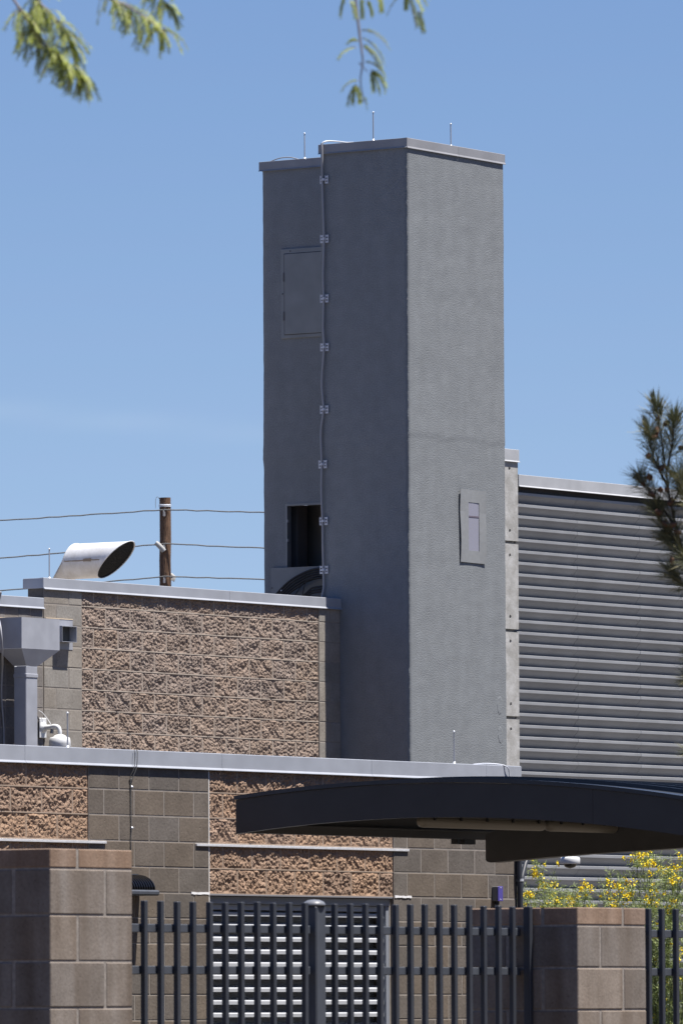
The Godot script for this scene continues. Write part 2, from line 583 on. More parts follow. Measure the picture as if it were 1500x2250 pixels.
func build_upper_building() -> void:
	var t := thing("masonry_building", "taller block building with mauve split-face panel and flat roof beside grey tower", "building", Vector3.ZERO)
	var z := -46.211
	var x0 := 62.29
	var xs := 62.915
	var xe := 66.979
	var x1 := 67.36
	var top := 5.80
	var wall := boxed("wall", Vector3(x0 + 0.006, 3.3, z - 0.195), Vector3(x1, top + 0.08, z - 0.032), M.mortar_up, t)
	# a slim mortar bed behind the plain blocks, near their face
	boxed("mortar_bed", Vector3(x0 + 0.004, 3.3, z - 0.0319), Vector3(xs, top + 0.02, z - 0.0025), M.mortar_low, t)
	boxed("mortar_bed", Vector3(xe, 3.3, z - 0.0319), Vector3(x1, top + 0.02, z - 0.0025), M.mortar_low, t)
	mortar = begin()
	for k in range(-1, 11):
		var yt := 5.668 - k * BH
		var yb := yt - BH
		if k == -1:
			yt = top + 0.045; yb = 5.668
		else:
			yt = 5.668 - k * BH; yb = yt - BH
		var odd := k % 2 != 0
		lay_row(wall, false, "block_up", x0, xs, yb, yt, z, [BL, BH] if odd else [BH, BL])
		lay_row(wall, true, "split_up", xs, xe, yb, yt, z, [BH] if odd else [BL])
		lay_row(wall, false, "block_up", xe, x1, yb, yt, z, [BH] if odd else [BL])
		# the end of the parapet wall, seen above the lower coping
		if k < 1:
			var e := inst("block", plain_block(0.186, snappedf(yt - yb - 0.009, 0.001), 0.03), M["block_low_%d" % (rng.randi() % 6)], wall, Vector3(x0, (yb + yt) / 2, z - 0.1))
			e.rotation.y = -PI / 2
	obj("mortar", mortar, M.mortar_up, t)
	coping_run(t, 62.275, 67.362, 5.806, 5.920, z, [65.394], M.coping)
	# coping return on the end of the parapet
	var st := begin()
	cbox(st, Vector3(x0 - 0.018, 5.816, z - 0.235), Vector3(x0 - 0.012, 5.916, z + 0.009), 0.002)
	obj("coping_end", st, M.coping, t)
	# lower parapet on the left
	var zl := -46.217
	var low := boxed("wall", Vector3(59.8, 3.3, zl - 0.195), Vector3(x0, 5.66, zl - 0.0025), M.mortar_low, t)
	for k in range(0, 11):
		var yt := 5.668 - k * BH
		if k == 0:
			yt = 5.645
		lay_row(low, false, "block_grey", 60.46, x0 - 0.002, 5.668 - (k + 1) * BH, yt, zl, [BH, BH, BH, BH, BH, BH, BH, BH, BH])
	coping_run(t, 59.8, 62.288, 5.613, 5.722, zl, [], M.coping)
	boxed("roof", Vector3(59.8, 5.0, -56.0), Vector3(67.36, 5.45, z - 0.2), M.roof, t)
	boxed("rear_wall", Vector3(59.8, 0.0, -56.2), Vector3(67.36, 5.8, -56.01), M.mortar_low, t)
	boxed("side_wall", Vector3(59.6, 0.0, -56.0), Vector3(59.79, 5.6, z - 0.2), M.mortar_low, t)

func build_lower_building() -> void:
	var t := thing("masonry_building", "low tan block building with rusty split-face panels and louvered double door", "building", Vector3.ZERO)
	var z := -37.363
	var xl := 48.2
	var xa := 50.954
	var xb := 52.589
	var xc := 55.233
	var xd := 57.105
	var top := 3.64
	var dx0 := 52.591
	var dx1 := 55.205
	var dy := 2.634
	# backing with the door opening left free
	var wall := boxed("wall", Vector3(xl, 0.0, z - 0.195), Vector3(dx0, top + 0.1, z - 0.032), M.mortar_low, t)
	boxed("mortar_bed", Vector3(xa, 0.0, z - 0.0319), Vector3(xb - 0.001, top + 0.02, z - 0.0025), M.mortar_low, t)
	boxed("wall_over_door", Vector3(dx0 + 0.001, dy + 0.01, z - 0.195), Vector3(dx1, top + 0.1, z - 0.032), M.mortar_low, t)
	var right := boxed("wall", Vector3(dx1 + 0.001, 0.0, z - 0.195), Vector3(xd - 0.004, top + 0.1, z - 0.032), M.mortar_low, t)
	boxed("mortar_bed", Vector3(xc + 0.001, 0.0, z - 0.0319), Vector3(xd - 0.004, top + 0.02, z - 0.0025), M.mortar_low, t)
	mortar = begin()
	for k in range(-1, 11):
		var yt := 3.464 - k * BH
		var yb := yt - BH
		if k == -1:
			yt = top + 0.025
		var odd := k % 2 != 0
		lay_row(wall, true, "split_low", 49.735 - (0.0 if odd else 0.2032), xa, yb, yt, z, [])
		lay_row(wall, false, "block_low", xa, xb - 0.006, yb, yt, z, [BL] if odd else [BH])
		if k < 4:
			lay_row(wall, true, "split_low", xb, xc, yb, yt, z, [BL] if odd else [BH])
		var tail := [BL, BL, BL, 0.31] if not odd else [BH, BL, BL, BL, 0.31]
		lay_row(right, false, "block_low", xc, xd, yb, yt, z, tail)
	obj("mortar", mortar, mk(0.37, 0.285, 0.22, 0.95, grain_tint(0.85), Vector3.ONE), t)
	# pale sealant in the control joint beside the split-face panel
	boxed("control_joint", Vector3(xb - 0.007, 0.6, z - 0.012), Vector3(xb + 0.004, top, z - 0.001), mk(0.62, 0.60, 0.58, 0.8), t)
	coping_run(t, xl, 57.158, 3.643, 3.781, z, [50.1, 52.756, 54.897, 56.623], M.coping)
	boxed("coping_end", Vector3(57.1585, 3.655, z - 0.24), Vector3(57.163, 3.777, z + 0.009), M.coping, t)
	# metal shelves across the split faces
	for l in [[48.3, 51.172], [52.398, 55.444]]:
		var st := begin()
		cbox(st, Vector3(l[0], 3.030, z - 0.02), Vector3(l[1], 3.050, z + 0.0145), 0.002)
		obj("ledge", st, mk(0.60, 0.61, 0.64, 0.4, grain_tint(0.85), Vector3.ONE), t)
	# lintel over the door, with white sealant smeared at its ends
	boxed("lintel", Vector3(52.592, 2.637, z - 0.16), Vector3(55.204, 2.649, z + 0.005), mk(0.20, 0.20, 0.22, 0.6), t)
	for l in [[52.335, 52.586], [55.242, 55.488]]:
		var st := begin()
		var n := 9
		for i in n:
			var a: float = lerpf(l[0], l[1], float(i) / n)
			var b: float = lerpf(l[0], l[1], float(i + 1) / n) + 0.001 * (i % 2)
			box(st, Vector3(a, 2.643 + rng.randf_range(-0.002, 0.002), z - 0.03), Vector3(b, 2.660 + rng.randf_range(-0.003, 0.003), z + 0.004 + rng.randf_range(0, 0.002)))
		obj("sealant", st, mk(0.78, 0.78, 0.80, 0.7), t)
	build_louver_door(t, z, dx0, dx1, dy)
	boxed("roof", Vector3(xl, 3.2, z - 8.64), Vector3(xd - 0.01, 3.42, z - 0.2), M.roof, t)
	boxed("side_wall", Vector3(xd - 0.2, 0.0, z - 8.64), Vector3(xd - 0.005, 3.74, z - 0.2), M.mortar_low, t)
	boxed("side_wall", Vector3(xl, 0.0, z - 8.64), Vector3(xl + 0.19, 3.74, z - 0.2), M.mortar_low, t)
	boxed("rear_wall", Vector3(xl + 0.2, 0.0, z - 8.66), Vector3(xd - 0.21, 3.19, z - 8.62), M.mortar_low, t)

func build_louver_door(t: Node, z: float, x0: float, x1: float, top: float) -> void:
	var fr := begin()
	var f := 0.05
	cbox(fr, Vector3(x0 + 0.002, top - 0.062, z - 0.11), Vector3(x1 - 0.002, top - 0.002, z - 0.025), 0.003)
	obj("door_frame", fr, mk(0.22, 0.24, 0.28, 0.5), t)
	for s in [[x0 + 0.002, x0 + f], [x1 - f, x1 - 0.002]]:
		boxed("door_frame", Vector3(s[0], 0.0, z - 0.11), Vector3(s[1], top - 0.063, z - 0.03), mk(0.22, 0.24, 0.28, 0.5), t, 0.003)
	boxed("door_backing", Vector3(x0 + f, 0.0, z - 0.19), Vector3(x1 - f, top - 0.07, z - 0.15), M.door_frame, t)
	var mid := 53.823
	var prof := PackedVector2Array([Vector2(0, 0), Vector2(0, 0.027), Vector2(-0.004, 0.030), Vector2(-0.085, 0.058), Vector2(-0.088, 0.052), Vector2(-0.006, 0.022), Vector2(-0.006, 0.0)])
	var leaf_names := [[x0 + f + 0.003, mid - 0.002], [mid + 0.002, x1 - f - 0.003]]
	for l in leaf_names:
		var leaf := boxed("door_leaf", Vector3(l[0], top - 0.110, z - 0.075), Vector3(l[1], top - 0.066, z - 0.045), mk(0.30, 0.33, 0.38, 0.5), t, 0.002)
		var bs := begin()
		prism(bs, prof, Vector3(0, 0, 0), Vector3(0, 0, 1), Vector3.UP, Vector3(l[1] - l[0], 0, 0))
		var bm := done(bs)
		var y := 2.475
		while y > 0.15:
			var b := inst("louver_blade", bm, M.door_blade, leaf, Vector3(l[0], y, z - 0.048))
			b.rotation.x = rng.randf_range(-0.02, 0.02)
			y -= 0.1022

# ------------------------------------------------------------------ tower
var stucco_noise := FastNoiseLite.new()
func wobble(p: Vector3) -> Vector3:
	# hand-floated plaster: a few millimetres of waviness and a lap line where two pours met
	var seam := 7.56 + 0.03 * stucco_noise.get_noise_1d((p.x + p.z) * 60.0)
	var over := 0.0035 * smoothstep(seam - 0.012, seam + 0.004, p.y) * exp(-maxf(p.y - seam, 0.0) / 0.22)
	var d := 0.0035 * stucco_noise.get_noise_3d(p.x * 20.0, p.y * 34.0, p.z * 20.0) + 0.0010 * stucco_noise.get_noise_3d(p.x * 90.0, p.y * 120.0, p.z * 90.0) + over
	var belly := 0.008 * exp(-pow((p.y - 7.48) / 0.07, 2.0))
	var o := Vector3.ZERO
	o.x = -(d + belly * 0.4)
	o.z = d
	if p.z < -47.8:
		o.z = -(d + belly)
	if p.x > 69.1:
		o.x = d
	return o

func stucco_face(st: SurfaceTool, o: Vector3, ux: Vector3, w: float, y0: float, y1: float, out: Vector3, hole := Rect2()) -> void:
	# hole: x from, y from, width, height in face coordinates (y is height above the ground)
	st.set_smooth_group(3)
	var xs := []
	var n := int(ceil(w / 0.05))
	for i in n + 1:
		xs.append(w * i / n)
	var ys := []
	n = int(ceil((y1 - y0) / 0.03))
	for i in n + 1:
		ys.append(lerpf(y0, y1, float(i) / n))
	if hole.size.x > 0.0:
		for v in [hole.position.x, hole.end.x]:
			if v > 0.0 and v < w:
				xs.append(v)
		for v in [hole.position.y, hole.end.y]:
			ys.append(v)
		xs.sort(); ys.sort()
	for j in ys.size() - 1:
		for i in xs.size() - 1:
			var cx: float = (xs[i] + xs[i + 1]) / 2
			var cy: float = (ys[j] + ys[j + 1]) / 2
			if hole.size.x > 0.0 and hole.has_point(Vector2(cx, cy)):
				continue
			var p := []
			for k in [[i, j], [i + 1, j], [i + 1, j + 1], [i, j + 1]]:
				var v: Vector3 = o + ux * xs[k[0]]
				v.y = ys[k[1]]
				p.append(v + wobble(v))
			quad(st, p[0], p[1], p[2], p[3], out)
	st.set_smooth_group(-1)

func build_tower() -> void:
	stucco_noise.seed = 5
	stucco_noise.frequency = 0.06
	var t := thing("stucco_tower", "tall square grey stucco tower with a stepped side, rising behind the block walls", "tower", Vector3.ZERO)
	var x0 := 67.364
	var x1 := 69.145
	var xr := 68.364
	var zf := -45.365
	var zs := -46.43
	var zb := -47.856
	var y0 := 0.0
	var y1 := 10.53
	var st := begin()
	stucco_face(st, Vector3(x0, 0, zf), Vector3.RIGHT, x1 - x0, 3.0, y1, Vector3.BACK)
	stucco_face(st, Vector3(x0, 0, zs), Vector3.BACK, zf - zs, 3.0, y1, Vector3.LEFT)
	stucco_face(st, Vector3(x0, 0, zs), Vector3.RIGHT, xr - x0, 3.0, y1, Vector3.FORWARD)
	stucco_face(st, Vector3(xr, 0, zb), Vector3.BACK, zs - zb, 3.0, y1, Vector3.LEFT, Rect2(zb * -1.0 - 47.556, 6.326, 0.80, 0.644))
	stucco_face(st, Vector3(xr, 0, zb), Vector3.RIGHT, x1 - xr, 3.0, y1, Vector3.FORWARD)
	stucco_face(st, Vector3(x1, 0, zb), Vector3.BACK, zf - zb, 3.0, y1, Vector3.RIGHT)
	quad(st, Vector3(x0, y1, zs), Vector3(x1, y1, zs), Vector3(x1, y1, zf), Vector3(x0, y1, zf), Vector3.UP)
	quad(st, Vector3(xr, y1, zb), Vector3(x1, y1, zb), Vector3(x1, y1, zs), Vector3(xr, y1, zs), Vector3.UP)
	obj("shaft", st, M.stucco, t)
	st = begin()
	box(st, Vector3(x0 + 0.01, y0, zs + 0.01), Vector3(x1 - 0.01, 3.02, zf - 0.01))
	obj("base", st, M.stucco, t)
	# inside of the service opening
	var room := begin()
	var ra := xr + 0.02
	quad(room, Vector3(x1 - 0.06, 5.9, zb + 0.05), Vector3(x1 - 0.06, 7.4, zb + 0.05), Vector3(x1 - 0.06, 7.4, zs), Vector3(x1 - 0.06, 5.9, zs), Vector3.LEFT)
	quad(room, Vector3(ra, 7.4, zb + 0.05), Vector3(x1 - 0.06, 7.4, zb + 0.05), Vector3(x1 - 0.06, 7.4, zs), Vector3(ra, 7.4, zs), Vector3.DOWN)
	quad(room, Vector3(ra, 5.9, zb + 0.05), Vector3(x1 - 0.06, 5.9, zb + 0.05), Vector3(x1 - 0.06, 5.9, zs), Vector3(ra, 5.9, zs), Vector3.UP)
	quad(room, Vector3(ra, 5.9, zb + 0.05), Vector3(x1 - 0.06, 5.9, zb + 0.05), Vector3(x1 - 0.06, 7.4, zb + 0.05), Vector3(ra, 7.4, zb + 0.05), Vector3.BACK)
	obj("inner_room", room, M.dark_room, t)
	boxed("inner_board", Vector3(68.95, 5.95, -47.45), Vector3(68.97, 7.3, -47.05), M.board, t)
	boxed("inner_cabinet", Vector3(68.60, 6.0, -47.72), Vector3(68.78, 7.35, -47.60), M.box_grey, t, 0.004)
	# metal frame round the opening
	var ob := -47.556
	boxed("opening_frame", Vector3(xr - 0.012, 6.30, ob - 0.022), Vector3(xr + 0.06, 6.995, ob), M.panel_grey, t)
	boxed("opening_frame", Vector3(xr - 0.012, 6.971, ob), Vector3(xr + 0.06, 6.995, -46.76), M.panel_grey, t)
	for y in [6.80, 6.60]:
		boxed("latch", Vector3(xr - 0.016, y, ob + 0.001), Vector3(xr + 0.01, y + 0.028, ob + 0.006), M.clip, t)
	boxed("latch", Vector3(xr - 0.012, 6.965, -47.34), Vector3(xr - 0.004, 6.9705, -47.30), M.clip, t)
	var bd := boxed("cover_board", Vector3(xr - 0.055, 5.7, -47.735), Vector3(xr - 0.040, 6.327, -46.8), M.panel_grey, t)
	bd.rotation.x = 0.0
	for p in [[6.29, -47.25], [6.12, -47.74 + 0.02]]:
		screw(t, Vector3(xr - 0.055, p[0], p[1]), Vector3.LEFT)
	# closed access panel higher up
	var pn := begin()
	cbox(pn, Vector3(xr - 0.016, 8.722, -47.620), Vector3(xr + 0.003, 9.659, -46.76), 0.002)
	var panel := obj("access_panel", pn, M.panel_grey, t)
	boxed("panel_gap", Vector3(xr - 0.0185, 8.757, -47.578), Vector3(xr - 0.017, 9.611, -46.80), M.black, panel)
	boxed("panel_door", Vector3(xr - 0.023, 8.763, -47.571), Vector3(xr - 0.0165, 9.605, -46.805), M.panel_grey, panel, 0.002)
	for y in [9.36, 8.95]:
		boxed("hinge", Vector3(xr - 0.030, y - 0.04, -47.585), Vector3(xr - 0.020, y + 0.05, -47.569), M.seam, panel, 0.002)
	for p in [[9.632, -47.50], [9.19, -47.598]]:
		screw(panel, Vector3(xr - 0.016, p[0], p[1]), Vector3.LEFT)
	# copings: front, two shaded sides, and the plain rear edges
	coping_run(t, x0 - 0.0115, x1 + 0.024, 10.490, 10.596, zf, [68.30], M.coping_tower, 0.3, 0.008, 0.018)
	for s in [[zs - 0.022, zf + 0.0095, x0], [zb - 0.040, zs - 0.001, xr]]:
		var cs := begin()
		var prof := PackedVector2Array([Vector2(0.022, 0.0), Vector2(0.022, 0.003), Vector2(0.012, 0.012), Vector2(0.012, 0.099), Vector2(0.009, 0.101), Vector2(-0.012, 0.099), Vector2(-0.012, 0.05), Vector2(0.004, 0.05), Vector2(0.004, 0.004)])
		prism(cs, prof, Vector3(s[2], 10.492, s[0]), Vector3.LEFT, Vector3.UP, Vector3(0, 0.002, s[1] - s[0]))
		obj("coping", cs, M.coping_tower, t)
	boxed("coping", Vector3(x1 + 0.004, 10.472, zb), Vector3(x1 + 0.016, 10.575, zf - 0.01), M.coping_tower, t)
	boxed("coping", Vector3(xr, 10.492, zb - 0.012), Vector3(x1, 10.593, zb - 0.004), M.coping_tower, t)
	# plaster repairs: thin irregular pats on the sunny face
	for pt in [[69.02, 4.86, 0.05, 0.10], [69.03, 4.55, 0.045, 0.09]]:
		var ps := begin()
		var ring0 := []
		var nn := 18
		for i in nn:
			var a := TAU * i / nn
			var q := 1.0 + 0.28 * stucco_noise.get_noise_2d(cos(a) * 30.0 + pt[1] * 90.0, sin(a) * 30.0)
			ring0.append(Vector3(pt[0] + cos(a) * pt[2] * q, pt[1] + sin(a) * pt[3] * q, zf))
		var c := Vector3(pt[0], pt[1], zf + 0.0035)
		for i in nn:
			var e0: Vector3 = ring0[i]
			var e1: Vector3 = ring0[(i + 1) % nn]
			var i0 := e0.lerp(c, 0.14) + Vector3(0, 0, 0.0028)
			var i1 := e1.lerp(c, 0.14) + Vector3(0, 0, 0.0028)
			quad(ps, e0, e1, i1, i0, (e0 + e1) * 0.5 - c + Vector3(0, 0, 0.05))
			tri(ps, i0, i1, c, Vector3.BACK)
		obj("plaster_patch", ps, M.stucco, t)
	# sheet-metal surround with a slot, slightly warped, on the sunny face
	var o := Vector3(0, 0, zf)
	var nf := begin()
	var ox := [68.289, 68.447, 68.640, 68.760]
	var oy := [6.309, 6.434, 6.930, 7.060]
	var bend := func(x: float, y: float) -> Vector3:
		var bow := 0.010 + 0.012 * pow((x - 68.52) / 0.24, 2.0) * (0.4 + 0.6 * absf(sin((y - 6.3) * 6.0)))
		return Vector3(x + 0.006 * sin((y - 6.3) * 8.0) * (1.0 if x < 68.3 else 0.0), y - (x - 68.289) * 0.012, zf + bow)
	var nx := 16
	var ny := 24
	var gx := []
	var gy := []
	for i in 3:
		for k in 5:
			gx.append(lerpf(ox[i], ox[i + 1], k / 5.0))
			gy.append(lerpf(oy[i], oy[i + 1], k / 5.0))
	gx.append(ox[3]); gy.append(oy[3])
	for j in gy.size() - 1:
		for i in gx.size() - 1:
			if i >= 5 and i < 10 and j >= 5 and j < 10:
				continue
			for s in [0.0, -0.0025]:
				var p := []
				for k in [[i, j], [i + 1, j], [i + 1, j + 1], [i, j + 1]]:
					p.append(bend.call(gx[k[0]], gy[k[1]]) + Vector3(0, 0, s))
				quad(nf, p[0], p[1], p[2], p[3], Vector3.BACK if s == 0.0 else Vector3.FORWARD)
	for e in [[0, 15, 0, 15], [5, 10, 5, 10]]:
		for i in range(e[0], e[1]):
			for j in [e[2], e[3]]:
				var a: Vector3 = bend.call(gx[i], gy[j])
				var b: Vector3 = bend.call(gx[i + 1], gy[j])
				quad(nf, a, b, b - Vector3(0, 0, 0.0025), a - Vector3(0, 0, 0.0025), Vector3.DOWN if (j == 0 or j == 10) else Vector3.UP)
				a = bend.call(gx[j], gy[i]); b = bend.call(gx[j], gy[i + 1])
				quad(nf, a, b, b - Vector3(0, 0, 0.0025), a - Vector3(0, 0, 0.0025), Vector3.LEFT if (j == 0 or j == 10) else Vector3.RIGHT)
	var frame := obj("slot_surround", nf, mk(0.245, 0.255, 0.262, 0.5, grain_tint(0.92), Vector3.ONE), t)
	boxed("slot_panel", Vector3(68.42, 6.41, zf + 0.004), Vector3(68.66, 6.95, zf + 0.007), M.lilac, frame)
	boxed("slot_bar", Vector3(68.44, 6.775, zf + 0.0071), Vector3(68.65, 6.790, zf + 0.010), mk(0.13, 0.11, 0.14, 0.6), frame)

func screw(parent: Node, at: Vector3, out: Vector3) -> void:
	var st := begin()
	lathe(st, at, out, [[0.009, -0.002], [0.009, 0.003], [0.006, 0.005], [0.0, 0.005]], 10)
	obj("screw", st, M.seam, parent)

# ------------------------------------------------------------------ building with louvers
func build_louvered_building() -> void:
	var t := thing("louvered_building", "large building clad in grey horizontal louvers with a bare concrete wall end", "building", Vector3.ZERO)
	var z := -57.415
	# bare concrete end wall: cast lifts parted by grooves, tie holes in each
	boxed("wall_core", Vector3(86.4, 0.0, z - 0.4), Vector3(87.76, 8.91, z - 0.03), M.concrete, t)
	var lifts := [[0.0, 2.10, []], [2.14, 3.24, []], [3.28, 4.37, []], [4.41, 5.535, [5.404]], [5.575, 6.675, [5.732, 6.554]], [6.715, 7.832, [6.876, 7.682]], [7.872, 8.92, [8.004, 8.82]]]
	for l in lifts:
		var c := CSGCombiner3D.new()
		c.name = "concrete_lift"
		t.add_child(c, true)
		var b := CSGBox3D.new()
		b.size = Vector3(1.375, l[1] - l[0], 0.04)
		b.position = Vector3(86.4 + 1.375 / 2, (l[0] + l[1]) / 2, z + 0.01)
		b.material = M.concrete
		c.add_child(b)
		for y in l[2]:
			for x in [87.575, 86.6]:
				var h := CSGCylinder3D.new()
				h.operation = CSGShape3D.OPERATION_SUBTRACTION
				h.radius = 0.024
				h.height = 0.08
				h.sides = 14
				h.rotation.x = PI / 2
				h.position = Vector3(x, y, z + 0.02)
				h.material = M.concrete
				c.add_child(h)
	coping_run(t, 86.38, 87.795, 8.908, 9.075, z + 0.03, [], M.coping_light)
	# louvers
	var pitch := 0.1527
	var prof := PackedVector2Array([Vector2(0, 0), Vector2(0, 0.034), Vector2(-0.005, 0.0365), Vector2(-0.112, 0.048), Vector2(-0.112, 0.042), Vector2(-0.112, -0.112), Vector2(-0.104, -0.112), Vector2(-0.094, -0.108)])
	var cuts := [87.782, 89.249, 90.794, 92.34, 93.885, 95.43]
	for i in cuts.size() - 1:
		var a: float = cuts[i] + 0.003
		var b: float = cuts[i + 1] - 0.003
		var st := begin()
		prism(st, prof, Vector3.ZERO, Vector3(0, 0, 1), Vector3.UP, Vector3(b - a, 0, 0))
		var mesh := done(st)
		for k in 46:
			var lb := inst("louver_blade", mesh, M.louver if rng.randf() < 0.6 else M.louver_b, t, Vector3(a, 8.487 - k * pitch + rng.randf_range(-0.001, 0.001), z + rng.randf_range(-0.0015, 0.0015)))
			lb.rotation.z = rng.randf_range(-0.0006, 0.0006)
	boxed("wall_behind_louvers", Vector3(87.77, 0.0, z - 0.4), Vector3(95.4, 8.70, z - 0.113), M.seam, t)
	boxed("plinth", Vector3(87.782, 0.0, z - 0.11), Vector3(95.4, 1.36, z - 0.02), M.concrete, t)
	coping_run(t, 87.782, 95.43, 8.592, 8.752, z + 0.03, [], M.coping_light, 0.3, 0.016)
	boxed("roof", Vector3(86.4, 8.2, z - 2.4), Vector3(95.4, 8.5, z - 0.41), M.roof, t)
	boxed("side_wall", Vector3(86.1, 0.0, z - 2.4), Vector3(86.39, 8.6, z - 0.1), M.concrete, t)
	boxed("side_wall", Vector3(95.44, 0.0, z - 2.4), Vector3(95.7, 8.6, z - 0.1), M.concrete, t)

# ------------------------------------------------------------------ arched canopy
func arch_y(zz: float) -> float:
	return 3.482 - 0.0315 * pow(zz + 34.45, 2.0)

func arch_sheet(st: SurfaceTool, x0: float, x1: float, z0: float, z1: float, top: float, bottom: float) -> void:
	# a slab that follows the arch, between two offsets from its crown line
	var n := 48
	for i in n:
		var a := lerpf(z0, z1, float(i) / n)
		var b := lerpf(z0, z1, float(i + 1) / n)
		var ya := arch_y(a)
		var yb := arch_y(b)
		quad(st, Vector3(x0, ya + top, a), Vector3(x1, ya + top, a), Vector3(x1, yb + top, b), Vector3(x0, yb + top, b), Vector3.UP)
		quad(st, Vector3(x0, ya + bottom, a), Vector3(x1, ya + bottom, a), Vector3(x1, yb + bottom, b), Vector3(x0, yb + bottom, b), Vector3.DOWN)
		quad(st, Vector3(x0, ya + top, a), Vector3(x0, yb + top, b), Vector3(x0, yb + bottom, b), Vector3(x0, ya + bottom, a), Vector3.LEFT)
		quad(st, Vector3(x1, ya + top, a), Vector3(x1, yb + top, b), Vector3(x1, yb + bottom, b), Vector3(x1, ya + bottom, a), Vector3.RIGHT)
	for e in [[z0, Vector3.FORWARD], [z1, Vector3.BACK]]:
		var y := arch_y(e[0])
		quad(st, Vector3(x0, y + top, e[0]), Vector3(x1, y + top, e[0]), Vector3(x1, y + bottom, e[0]), Vector3(x0, y + bottom, e[0]), e[1])

func build_canopy() -> void:
	var t := thing("canopy", "dark navy arched metal carport canopy above the metal fence", "canopy", Vector3.ZERO)
	var x0 := 51.309
	var x1 := 56.4
	var z0 := -36.2
	var z1 := -31.2
	var st := begin()
	arch_sheet(st, x0, x0 + 0.05, z0, -32.884, -0.030, -0.295)
	obj("fascia", st, M.navy, t)
	st = begin()
	arch_sheet(st, x0, x0 + 0.05, -32.8815, z1, -0.030, -0.295)
	obj("fascia", st, M.navy, t)
	st = begin()
	arch_sheet(st, x0 - 0.012, x0 + 0.07, z0 - 0.012, z1, 0.004, -0.027)
	obj("edge_trim", st, M.navy_roof, t)
	st = begin()
	arch_sheet(st, x0 + 0.071, x1, z0, z1, -0.004, -0.026)
	var roof := obj("roof_sheet", st, M.navy_roof, t)
	var x := x0 + 0.45
	while x < x1:
		st = begin()
		arch_sheet(st, x, x + 0.03, z0 + 0.01, z1, 0.030, -0.003)
		obj("standing_seam", st, M.navy_roof, roof)
		x += 0.42
	st = begin()
	box(st, Vector3(x0 + 0.051, 3.0965, z0), Vector3(x1, 3.33, z0 + 0.10))
	obj("eave_beam", st, M.brown_steel, t)
	st = begin()
	box(st, Vector3(x0 + 0.051, 3.155, z0 + 0.101), Vector3(x1, 3.165, z0 + 0.16))
	obj("eave_flange", st, M.brown_steel, t)
	for zz in [-35.2, -33.7, -32.5]:
		boxed("purlin", Vector3(x0 + 0.051, arch_y(zz) - 0.17, zz), Vector3(x1, arch_y(zz) - 0.03, zz + 0.06), M.brown_steel, t)
	# tapered rafter with a blunt end, carried by a column outside the view
	st = begin()
	var prof := PackedVector2Array()
	for p in [[-35.905, 3.13], [-35.905, 2.925], [-35.89, 2.909], [-35.86, 2.903], [-35.3, 2.938], [-34.877, 2.960], [-34.3, 2.982], [-33.6, 3.012], [-32.6, 3.02], [-31.9, 3.0]]:
		prof.append(Vector2(p[0], p[1]))
	for i in 12:
		var zz := lerpf(-31.9, -35.5, i / 11.0)
		prof.append(Vector2(zz, arch_y(zz) - 0.175))
	prism(st, prof, Vector3(54.407, 0, 0), Vector3(0, 0, 1), Vector3.UP, Vector3(0.16, 0, 0))
	obj("rafter", st, M.brown_steel, t)
	boxed("column", Vector3(54.38, 0.0, -33.1), Vector3(54.60, 3.02, -32.88), M.navy, t, 0.01)
	for b in [[54.05, 0.045], [54.16, 0.16]]:
		boxed("bracket", Vector3(b[0] + 0.25, 3.055, z0 + 0.03), Vector3(b[0] + 0.25 + b[1], 3.0960, z0 + 0.09), M.black, t)
	# two vapour-tight lamps under the roof, end to end
	var labels := ["beige tube lamp hung under the canopy with its rounded end showing", "beige tube lamp under the canopy partly hidden by the arched fascia"]
	var spans := [[51.609, 53.385], [53.415, 54.98]]
	for i in 2:
		var a: float = spans[i][0]
		var b: float = spans[i][1]
		var l := thing("tube_lamp", labels[i], "lamp", Vector3(a, 3.165, -34.675), "tube lamps under the canopy")
		var s := begin()
		lathe(s, Vector3.ZERO, Vector3.RIGHT, [[0.0, 0.0], [0.025, 0.004], [0.042, 0.03], [0.046, 0.07], [0.046, b - a - 0.07], [0.042, b - a - 0.03], [0.025, b - a - 0.004], [0.0, b - a]], 18)
		obj("diffuser", s, M.diffuser, l)
		boxed("housing", Vector3(0.06, 0.034, -0.05), Vector3(b - a - 0.06, 0.055, 0.05), M.brown_steel, l, 0.004)
		for k in 5:
			var cx := 0.15 + k * (b - a - 0.3) / 4.0
			boxed("clip", Vector3(cx - 0.012, 0.012, 0.046), Vector3(cx + 0.012, 0.056, 0.056), M.black, l)
		for k in 2:
			var cx := 0.3 + k * (b - a - 0.6)
			boxed("hanger", Vector3(cx - 0.01, 0.0555, -0.01), Vector3(cx + 0.01, 0.288, 0.01), M.brown_steel, l)

# ------------------------------------------------------------------ pillars and fence
func build_pillars() -> void:
	pillar(Vector3(28.148, 0, -20.85), 2.398, true, "block pillar with tan cap, the taller one, streaked with rust and lime")
	pillar(Vector3(32.392, 0, -20.85), 2.178, false, "lower block pillar with tan cap at the end of the gate fence")

